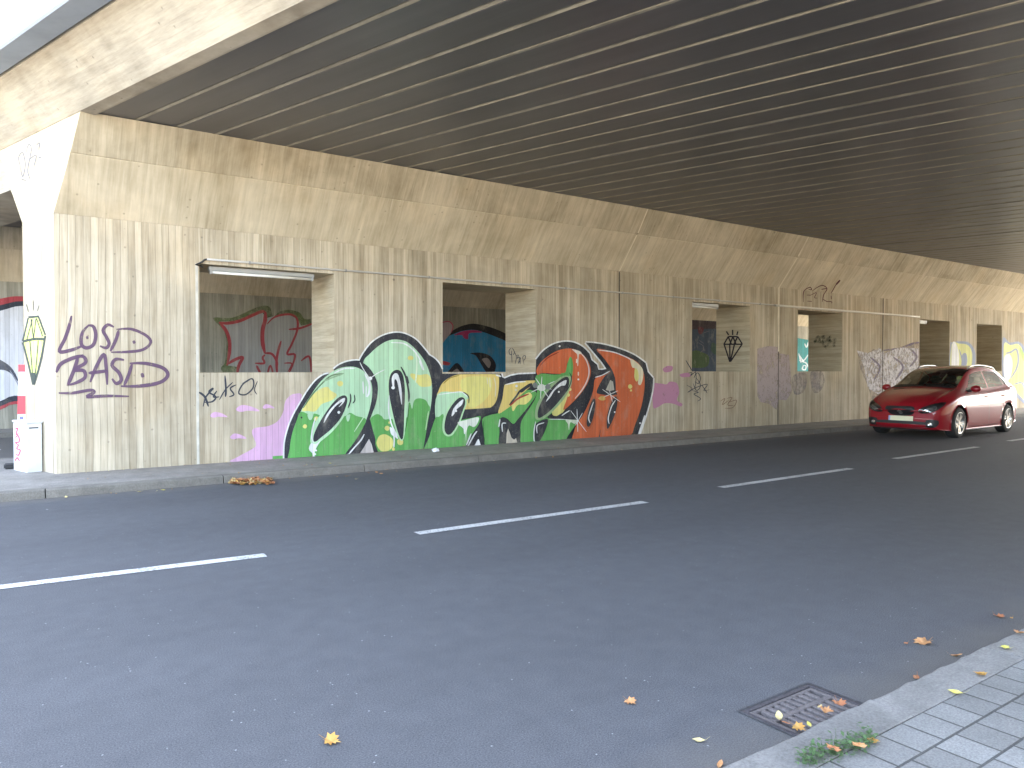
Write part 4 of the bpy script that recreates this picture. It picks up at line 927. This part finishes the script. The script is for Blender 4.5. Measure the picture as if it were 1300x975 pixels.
# ================================================================== RED CAR (x forward, y left, z up; parts in the car's own frame)
def carpaint():
    t = NT('red_car_paint'); t.b.inputs['Coat Weight'].default_value=1; t.b.inputs['Coat Roughness'].default_value=.03
    n = t.noise(t.pos(), 2.5, 3); return t.fin(t.mix(n,(.25,.003,.010),(.31,.005,.015)),.5,.0,.3)
CP = carpaint(); blk = simple('black_trim',(.015,.015,.016),.45,0,.05); rub = simple('tyre_rubber',(.022,.022,.022),.85,0,.1,30)
alloy = simple('alloy_rim',(.55,.54,.52),.28,.85,.05); chrome = simple('lamp_chrome',(.75,.75,.73),.12,.9,.03)
def glassm(name, tint, alpha):
    t = NT(name); t.t.nodes.remove(t.b)
    gl = t.n('ShaderNodeBsdfGlossy', {'Color':(1,1,1,1),'Roughness':.03}); tr = t.n('ShaderNodeBsdfTransparent', {'Color':(*tint,1)})
    lw = t.n('ShaderNodeFresnel', {'IOR':1.5}); f = t.math('ADD', t.math('MULTIPLY',lw,.95), alpha, clamp=True)
    mx = t.n('ShaderNodeMixShader', {0:f,1:tr,2:gl}); t.t.links.new(mx.outputs[0], t.out.inputs['Surface']); return t.m
GLS = glassm('tinted_window_glass',(.42,.47,.43),.10); LGL = glassm('lamp_glass',(.9,.9,.9),.06)
car = thing('parked_car','','car'); car.name='car'
WBASE=2.578; FX=1.27; RX=FX-WBASE; WR=.325
# stations: x, top z, hood/roof half width, belt half width, belt z, max half width, shoulder z, sill z
ST=[(2.115,.60,.42,.60,.56,.66,.48,.30),(2.06,.70,.52,.70,.66,.765,.55,.21),(1.93,.80,.60,.78,.74,.835,.60,.18),(1.72,.90,.66,.80,.82,.872,.66,.17),(1.45,.975,.69,.81,.90,.884,.70,.17),
    (1.20,1.03,.70,.81,.945,.888,.72,.17),(1.02,1.075,.70,.805,.965,.888,.73,.17),(.80,1.20,.665,.80,.975,.888,.735,.17),(.45,1.385,.63,.80,.985,.888,.745,.17),(.15,1.495,.61,.80,.995,.888,.755,.17),
    (-.15,1.545,.60,.80,1.005,.888,.765,.17),(-.50,1.562,.595,.80,1.02,.888,.775,.17),(-.90,1.548,.585,.80,1.04,.888,.79,.17),(-1.25,1.515,.57,.79,1.065,.888,.81,.17),(-1.55,1.47,.545,.775,1.09,.885,.82,.18),
    (-1.80,1.40,.52,.75,1.10,.87,.82,.20),(-1.95,1.24,.55,.735,1.09,.855,.80,.23),(-2.05,1.02,.60,.71,.95,.82,.72,.26),(-2.13,.74,.60,.68,.70,.76,.60,.32)]
def section(s):
    x,T,wt,wb,bz,wm,sz,sl = s
    return [(0,T),(wt*.5,T-.006),(wt*.86,T-.030),(wt,T-.062 if T-bz>.15 else T-.02*(1-0)),(wt+(wb-wt)*.5,(T-.062+bz)/2+.02 if T-bz>.15 else (T-.02+bz)/2+.008),(wb,bz),(wb+(wm-wb)*.75,bz-(bz-sz)*.32),(wm,sz),(wm,(sz+sl)/2+.02),(wm-.012,sl+.12),(wm-.035,sl+.02),(wm-.10,sl-.005),(0,sl)]
def cr(P,u):
    n=len(P); i=min(int(u),n-2); t=u-i; p1=P[i];p2=P[i+1];p0=P[max(i-1,0)];p3=P[min(i+2,n-1)]
    return [.5*((2*b)+(c-a)*t+(2*a-5*b+4*c-d)*t*t+(b*3-a-3*c+d)*t**3) for a,b,c,d in zip(p0,p1,p2,p3)]
SEC=[[ (s[0],)+p for p in section(s)] for s in ST]
NS,NV=len(ST),13
def surf(u,v,side):
    row=[cr([SEC[i][j] for i in range(NS)],u) for j in range(NV)]
    p=cr(row,v); 
    # front bows backwards towards the flanks
    if p[0]>1.2: p[0]-= .16*(p[1]/.8)**2*min(1,(p[0]-1.2)/.7)
    if p[0]<-1.6: p[0]+= .08*(p[1]/.8)**2
    return (p[0],p[1]*side,p[2])
def sharpen(v): return v
SU,SV=6,5
def in_arch(p):
    for ax in (FX,RX):
        if abs(p[1])>.52 and (p[0]-ax)**2+(p[2]-WR)**2 < .375**2: return ax
    return None
def part_at(u,v):
    x=cr([[s[0]] for s in ST],u)[0]
    if 6.35<u<9.05 and v<2.75: return 'windscreen'
    if 15.05<u<16.45 and v<2.6: return 'rear_window'
    if 3.3<v<4.75:
        if 7.15+ (4.75-v)*1.05 < u < 10.6: return 'front_side_window'
        if 10.85<u<13.15: return 'rear_side_window'
        if 13.3<u<14.6-(4.75-v)*.2 : return 'quarter_window'
    return 'body'
grids={}
for side in (1,-1):
    nu=(NS-1)*SU; nv=(NV-1)*SV
    P=[[Vector(surf(i/SU,j/SV,side)) for j in range(nv+1)] for i in range(nu+1)]
    for i in range(nu+1):
        for j in range(nv+1):
            p=P[i][j]
            for ax in (FX,RX):
                dx,dz=p.x-ax,p.z-WR; r=math.hypot(dx,dz)
                if abs(p.y)>.55 and .30<r<.375+.045 and dz>-.15:
                    k=.376/r; p.x=ax+dx*k; p.z=WR+dz*k
    for i in range(nu):
        for j in range(nv):
            c=(P[i][j]+P[i+1][j]+P[i][j+1]+P[i+1][j+1])/4
            hit=any(abs(c.y)>.50 and (c.x-ax)**2+(c.z-WR)**2<.374**2 for ax in (FX,RX))
            if hit: continue
            nm=part_at((i+.5)/SU,(j+.5)/SV)
            key=(nm,0 if nm in('body','windscreen','rear_window') else side)
            b=grids.setdefault(key,bmesh.new())
            vs=[b.verts.new(P[a][d]) for a,d in ((i,j),(i,j+1),(i+1,j+1),(i+1,j))]
            try:
                f=b.faces.new(vs if side==1 else vs[::-1])
            except ValueError: pass
# close nose and tail
b=grids[('body',0)]
for u in (0,NS-1):
    L_=[b.verts.new(Vector(surf(u,j/SV,1))) for j in range((NV-1)*SV+1)]; R_=[b.verts.new(Vector(surf(u,j/SV,-1))) for j in range((NV-1)*SV+1)]
    n=len(L_)
    for j in range(n-1):
        vs=[L_[j],L_[j+1],R_[j+1],R_[j]]
        if (L_[j].co-R_[j].co).length<1e-4: vs=[L_[j+1],R_[j+1],R_[j]]
        if (L_[j+1].co-R_[j+1].co).length<1e-4: vs=[L_[j],L_[j+1],R_[j]]
        b.faces.new(vs if u==0 else vs[::-1])
for (nm,sd_),b in grids.items():
    bmesh.ops.remove_doubles(b,verts=b.verts,dist=.0008); bmesh.ops.dissolve_degenerate(b,edges=b.edges,dist=1e-5)
    bmesh.ops.recalc_face_normals(b,faces=b.faces)
bodybm=grids[('body',0)]; full=bmesh.new()
tmpme=bpy.data.meshes.new('tmp')
for b in grids.values(): b.to_mesh(tmpme); full.from_mesh(tmpme)
BV=BVHTree.FromBMesh(full); full.free(); bpy.data.meshes.remove(tmpme)
for (nm,sd_),b in grids.items():
    o=bm_obj('body' if nm=='body' else ('windscreen' if nm=='windscreen' else 'rear_window' if nm=='rear_window' else 'side_window'),b,CP if nm=='body' else GLS,car,smooth=True,local=True,recalc=False)
def patch(name,poly,axis,sgn,mat,off=.006,res=10,parent=None,smooth=True,sharp=False,thick=0,n=4):
    """thin fitted panel pressed onto the body; poly in (a,b): axis 'x' -> (y,z), axis 'y' -> (x,z), axis 'z' -> (x,y)"""
    P=[Vector(p) for p in poly] if sharp else catmull(poly,True,n)
    x0=min(p.x for p in P);x1=max(p.x for p in P);y0=min(p.y for p in P);y1=max(p.y for p in P)
    bm=bmesh.new(); vs=[bm.verts.new((p.x,p.y,0)) for p in P]
    f=bm.faces.new(vs)
    k=max((x1-x0),(y1-y0))/res
    for ax,(lo,hi) in (((1,0,0),(x0,x1)),((0,1,0),(y0,y1))):
        t=lo+k
        while t<hi-1e-4:
            bmesh.ops.bisect_plane(bm,geom=bm.verts[:]+bm.edges[:]+bm.faces[:],plane_co=(t*ax[0],t*ax[1],0),plane_no=ax); t+=k
    bmesh.ops.triangulate(bm,faces=bm.faces)
    bad=[]
    for v in bm.verts:
        a,b_=v.co.x,v.co.y
        o={'x':Vector((sgn*5,a,b_)),'y':Vector((a,sgn*5,b_)),'z':Vector((a,b_,5*sgn))}[axis]; d={'x':Vector((-sgn,0,0)),'y':Vector((0,-sgn,0)),'z':Vector((0,0,-sgn))}[axis]
        h=BV.ray_cast(o,d)
        if h[0] is None: bad.append(v); continue
        nn=h[1]; nn = nn if nn.dot(-d)>0 else -nn
        v.co=h[0]+(-d*.5+nn*.5).normalized()*off
    if bad: bmesh.ops.delete(bm,geom=bad,context='VERTS')
    for f in bm.faces:
        f.normal_update(); 
        if f.normal.dot(-d)<0: f.normal_flip()
    return bm_obj(name,bm,mat,parent or car,smooth=smooth,recalc=False,local=True)
mir=lambda P:[(-a,b) for a,b in P[::-1]]
# face of the car
gp=[(-.29,.665),(0,.675),(.29,.665),(.275,.54),(.15,.475),(-.15,.475),(-.275,.54)]
grille=patch('grille',gp,'x',1,blk,.010)
patch('emblem',[(.055*math.cos(a),.555+.045*math.sin(a)) for a in [k*.785 for k in range(8)]],'x',1,simple('dull_chrome',(.30,.30,.30),.3,.8),.018,5,grille)
patch('lower_intake',[(-.50,.350),(.50,.350),(.47,.225),(-.47,.225)],'x',1,blk,.008)
plate=patch('number_plate',[(-.26,.465),(.26,.465),(.26,.360),(-.26,.360)],'x',1,simple('plate_white',(.80,.76,.52),.4,0,.03),.022,6,sharp=True)
patch('plate_band',[(-.26,.464),(-.222,.464),(-.222,.361),(-.26,.361)],'x',1,simple('plate_blue',(.35,.40,.62),.4),.026,4,plate,sharp=True)
for sd_ in (1,-1):
    hl=[(.385,.59),(.46,.665),(.62,.735),(.775,.775),(.79,.71),(.715,.61),(.58,.545),(.43,.535)]
    hp=patch('headlight',hl if sd_==1 else mir(hl),'x',1,simple('lamp_bezel',(.08,.08,.08),.3,.4),.006)
    rf=[(.47,.60),(.58,.655),(.67,.69),(.70,.65),(.62,.585),(.49,.56)]
    patch('reflector',rf if sd_==1 else mir(rf),'x',1,chrome,.012,6,hp)
    patch('lens',hl if sd_==1 else mir(hl),'x',1,LGL,.018,10,hp)
    fl=[(.52,.385),(.72,.40),(.735,.31),(.67,.245),(.54,.25)]
    fp=patch('fog_light_bay',fl if sd_==1 else mir(fl),'x',1,blk,.009,8)
    fc=[(.60+.045*math.cos(a),.312+.035*math.sin(a)) for a in [k*.785 for k in range(8)]]
    patch('fog_lamp',fc if sd_==1 else mir(fc),'x',1,chrome,.016,5,fp)
    # flank: sill strip, door seams, handles
    patch('sill_trim',[(.86,.235),(-.90,.235),(-.90,.165),(.86,.165)],'y',sd_,blk,.007,14,sharp=True)
    for nm,pts in (('door_seam',[(.86,.96),(.88,.60),(.82,.26)]),('door_seam',[(-.20,1.0),(-.20,.60),(-.22,.26)]),('door_seam',[(-1.06,1.04),(-1.10,.86),(-.97,.72),(-.88,.50),(-.82,.28)])):
        q=[Vector(p) for p in catmull(pts,False,4)]; L_=[(p.x-.005,p.y) for p in q]; R_=[(p.x+.005,p.y) for p in q]
        patch(nm,L_+R_[::-1],'y',sd_,blk,.0025,16,sharp=True)
    for hx in (-.08,-.98):
        bm=bmesh.new(); h=BV.ray_cast(Vector((hx,5*sd_,.86)),Vector((0,-sd_,0)))[0]; y=h.y
        tube(bm,[(hx+.09,y+sd_*.004,.862),(hx+.06,y+sd_*.028,.865),(hx-.06,y+sd_*.028,.868),(hx-.09,y+sd_*.004,.868)],.013,8); bm_obj('door_handle',bm,CP,car,smooth=True,local=True)
    patch('indicator',[(.98,.70),(1.04,.705),(1.04,.68),(.98,.678)],'y',sd_,simple('amber_lens',(.75,.30,.03),.2),.006,4,sharp=True)
    # mirror
    bm=bmesh.new(); bmesh.ops.create_icosphere(bm,subdivisions=3,radius=1)
    for v in bm.verts:
        v.co=Vector((.70+v.co.x*(.075 if v.co.x>0 else .045),sd_*(.965+v.co.y*.105),1.045+v.co.z*.075))
    mr=bm_obj('wing_mirror',bm,CP,car,smooth=True,local=True)
    bm=bmesh.new(); tube(bm,[(.70,sd_*.79,.995),(.70,sd_*.88,1.0)],.028,8); bm_obj('mirror_arm',bm,blk,mr,smooth=True,local=True)
    # roof rail
    bm=bmesh.new(); pts=[]
    for k in range(13):
        xx=.10-1.5*k/12; h=BV.ray_cast(Vector((xx,sd_*.545,5)),Vector((0,0,-1)))[0]; pts.append((xx,sd_*.545,h.z+(.035 if 0<k<12 else .0)))
    tube(bm,pts,.014,8); bm_obj('roof_rail',bm,simple('rail_silver',(.62,.62,.62),.25,.8),car,smooth=True,local=True)
    tl=[(-1.99,1.0),(-1.84,1.02),(-1.80,.93),(-1.93,.80),(-2.0,.82)]
    patch('tail_light',tl,'y',sd_,simple('tail_lens',(.45,.01,.01),.15),.006)
# bonnet seam lines and windscreen edge
for sd_ in (1,-1):
    q=[Vector(p) for p in catmull([(1.02,.70*sd_),(1.45,.665*sd_),(1.80,.60*sd_),(1.98,.46*sd_)],False,4)]; patch('bonnet_seam',[(p.x,p.y-.004) for p in q]+[(p.x,p.y+.004) for p in q[::-1]],'z',1,blk,.0025,16,sharp=True)
patch('cowl',[(1.02,-.66),(1.02,.66),(.93,.66),(.96,0),(.93,-.66)],'z',1,blk,.006,10,sharp=True)
for y0,y1 in ((.55,-.05),(-.08,-.60)):
    bm=bmesh.new(); pts=[]
    for k in range(7):
        yy=y0+(y1-y0)*k/6; xx=.97-.05*k/6; h=BV.ray_cast(Vector((xx,yy,5)),Vector((0,0,-1)))[0]; pts.append((xx,yy,h.z+.018))
    tube(bm,pts,.008,6); bm_obj('wiper',bm,blk,car,local=True)
# floor pan, wheel wells, dashboard, seats
dkm=simple('interior_fabric',(.035,.035,.038),.8,0,.1,10); seatm=simple('seat_fabric',(.09,.09,.10),.85,0,.1,10)
bm=bmesh.new(); box(bm,(-1.95,-.50,.16),(1.9,.50,.40)); box(bm,(-.88,-.80,.19),(.82,.80,.42)); bm_obj('floor_pan',bm,blk,car,local=True)
for ax in (FX,RX):
    for sd_ in (1,-1):
        bm=bmesh.new(); n=20; ri=[];ro=[]
        for k in range(n+1):
            a=-.35+(math.pi+.7)*k/n; c_,s_=math.cos(a),math.sin(a); ri.append(bm.verts.new((ax+.372*c_,sd_*.52,WR+.372*s_))); ro.append(bm.verts.new((ax+.372*c_,sd_*.868,WR+.372*s_)))
        for k in range(n): bm.faces.new((ri[k],ri[k+1],ro[k+1],ro[k]))
        c_=bm.verts.new((ax,sd_*.52,WR))
        for k in range(n): bm.faces.new((ri[k],ri[k+1],c_))
        bm_obj('wheel_arch',bm,blk,car,local=True)
bm=bmesh.new(); box(bm,(.62,-.70,.70),(1.0,.70,1.0)); bmesh.ops.bevel(bm,geom=bm.edges[:],offset=.05,segments=3,affect='EDGES'); bm_obj('dashboard',bm,dkm,car,smooth=True,local=True)
for xx,yy in ((-.05,.36),(-.05,-.36),(-.95,.38),(-.95,-.38)):
    bm=bmesh.new(); box(bm,(xx-.25,yy-.25,.42),(xx+.28,yy+.25,.58))
    v=box(bm,(xx-.30,yy-.24,.55),(xx-.16,yy+.24,1.12))
    for q in v:
        if q.co.z>1: q.co.x-=.12
    bmesh.ops.bevel(bm,geom=bm.edges[:],offset=.045,segments=3,affect='EDGES'); st=bm_obj('seat',bm,seatm,car,smooth=True,local=True)
    bm=bmesh.new(); box(bm,(xx-.44,yy-.12,1.14),(xx-.34,yy+.12,1.32)); bmesh.ops.bevel(bm,geom=bm.edges[:],offset=.04,segments=3,affect='EDGES'); bm_obj('headrest',bm,seatm,st,smooth=True,local=True)
bm=bmesh.new(); bmesh.ops.create_cone(bm,segments=24,radius1=.19,radius2=.19,depth=.03,cap_ends=False)
bm.free(); bm=bmesh.new(); ringp=[(.50+.06*math.sin(a)*.9,.36+.18*math.cos(a),.98+.17*math.sin(a)) for a in [k*2*math.pi/24 for k in range(25)]]; tube(bm,ringp,.014,6,cap=False); bm_obj('steering_wheel',bm,blk,car,smooth=True,local=True)
# wheels
def wheel(ax,sd_):
    w=thing('wheel','','',(0,0,0));

    w.parent=car; w.location=(ax,sd_*.775,WR); w.rotation_euler=(0,(.4 if ax==FX else 1.1),0 if sd_==1 else math.pi)
    def lathe(prof,n=40):
        bm=bmesh.new(); rings=[]
        for k in range(n):
            a=2*math.pi*k/n; rings.append([bm.verts.new((r*math.cos(a),y,r*math.sin(a))) for r,y in prof])
        for k in range(n):
            A_,B_=rings[k],rings[(k+1)%n]
            for i in range(len(prof)-1): bm.faces.new((A_[i],A_[i+1],B_[i+1],B_[i]))
        return bm
    bm_obj('tyre',lathe([(.215,-.10),(.30,-.105),(.318,-.09),(WR,-.06),(WR,.06),(.318,.09),(.30,.105),(.232,.108),(.222,.09)]),rub,w,smooth=True,local=True)
    rim=bm_obj('rim',lathe([(.222,.098),(.232,.112),(.225,.118),(.208,.10),(.20,.02),(.20,-.08)]),alloy,w,smooth=True,local=True)
    bm=bmesh.new()
    for k in range(5):
        a=2*math.pi*k/5
        for da in (-.13,.13):
            c1=Vector((.045*math.cos(a+da*1.5),.088,.045*math.sin(a+da*1.5))); c2=Vector((.212*math.cos(a+da*1.6),.098,.212*math.sin(a+da*1.6)))
            t_=(c2-c1).normalized(); s_=t_.cross(Vector((0,1,0))).normalized()
            vs=[bm.verts.new(p) for p in (c1-s_*.016,c1+s_*.016,c2+s_*.021,c2-s_*.021)]; vb=[bm.verts.new(v.co-Vector((0,.035,0))) for v in vs]
            bm.faces.new(vs); 
            for i in range(4): bm.faces.new((vs[i],vb[i],vb[(i+1)%4],vs[(i+1)%4]))
    bmesh.ops.create_cone(bm,segments=20,radius1=.055,radius2=.045,depth=.05,cap_ends=True,matrix=Matrix.Translation((0,.075,0))@Matrix.Rotation(-math.pi/2,4,'X'))
    bm_obj('spokes',bm,alloy,w,local=True)
    bm=bmesh.new(); bmesh.ops.create_cone(bm,segments=28,radius1=.15,radius2=.15,depth=.02,cap_ends=True,matrix=Matrix.Translation((0,.03,0))@Matrix.Rotation(-math.pi/2,4,'X')); bm_obj('brake_disc',bm,simple('brake_steel',(.20,.19,.18),.4,.7),w,local=True)
    bm=bmesh.new(); bmesh.ops.create_cone(bm,segments=28,radius1=.2,radius2=.2,depth=.02,cap_ends=True,matrix=Matrix.Translation((0,-.05,0))@Matrix.Rotation(-math.pi/2,4,'X')); bm_obj('hub_back',bm,blk,w,local=True)
for ax in (FX,RX):
    for sd_ in (1,-1): wheel(ax,sd_)
tag(car,'red five-door hatchback driving in the far lane towards the left','car')
cf=on_z(1214.4,556.5); cr_=on_z(1280.6,548.2); hd=(cf-cr_); hd.z=0; print('wheelbase est',hd.length,cf,cr_); hd.normalize()
lft=Vector((-hd.y,hd.x,0)); CS=.995
ctr=(cf+cr_)/2 - lft*.86*CS
car.location=(ctr.x-hd.x*(FX+RX)/2,ctr.y-hd.y*(FX+RX)/2,0.0); car.rotation_euler=(0,0,math.atan2(hd.y,hd.x)); car.scale=(CS,CS,CS)
print('car',car.location, car.rotation_euler)
# ================================================================== LIGHT, SKY, CAMERA
wd = bpy.data.worlds.new('World'); S.world = wd; wd.use_nodes = True; nt = wd.node_tree
sky = nt.nodes.new('ShaderNodeTexSky'); sky.sky_type='NISHITA'; sky.sun_disc=False
SUN_EL = math.radians(44); sd = Vector((.99,.10,0)).normalized()
SD = Vector((sd.x*math.cos(SUN_EL), sd.y*math.cos(SUN_EL), math.sin(SUN_EL)))
sky.sun_elevation = SUN_EL; sky.sun_rotation = math.atan2(sd.x, sd.y)
sky.air_density=1.0; sky.dust_density=3.0; sky.ozone_density=1.0; sky.altitude=100
bg = nt.nodes['Background']; hs=nt.nodes.new('ShaderNodeHueSaturation'); hs.inputs['Saturation'].default_value=.7; nt.links.new(sky.outputs[0], hs.inputs['Color']); nt.links.new(hs.outputs[0], bg.inputs[0]); bg.inputs[1].default_value = .15
L = bpy.data.lights.new('sun','SUN'); L.energy=5.0; L.angle=math.radians(.6); L.color=(1,.91,.77)
lo = bpy.data.objects.new('sun',L); COL.objects.link(lo); lo.rotation_euler = SD.to_track_quat('Z','Y').to_euler(); lo.location=(20,-10,30)
cam = bpy.data.cameras.new('camera'); co = bpy.data.objects.new('camera',cam); COL.objects.link(co)
cam.sensor_width=36; cam.lens=FPX/1300*36; cam.clip_end=1000; cam.clip_start=.05
co.location=CAM; co.matrix_world = Matrix((( RGT.x,up.x,-fw.x,0),(RGT.y,up.y,-fw.y,0),(RGT.z,up.z,-fw.z,H),(0,0,0,1)))
S.camera=co
S.render.engine='CYCLES'
S.view_settings.view_transform='Standard'; S.view_settings.look='None'; S.view_settings.exposure=3.87; S.view_settings.gamma=1; S.view_settings.use_curve_mapping=False
S.cycles.max_bounces=10; S.cycles.diffuse_bounces=5; S.cycles.transparent_max_bounces=16
S.cycles.use_denoising=True
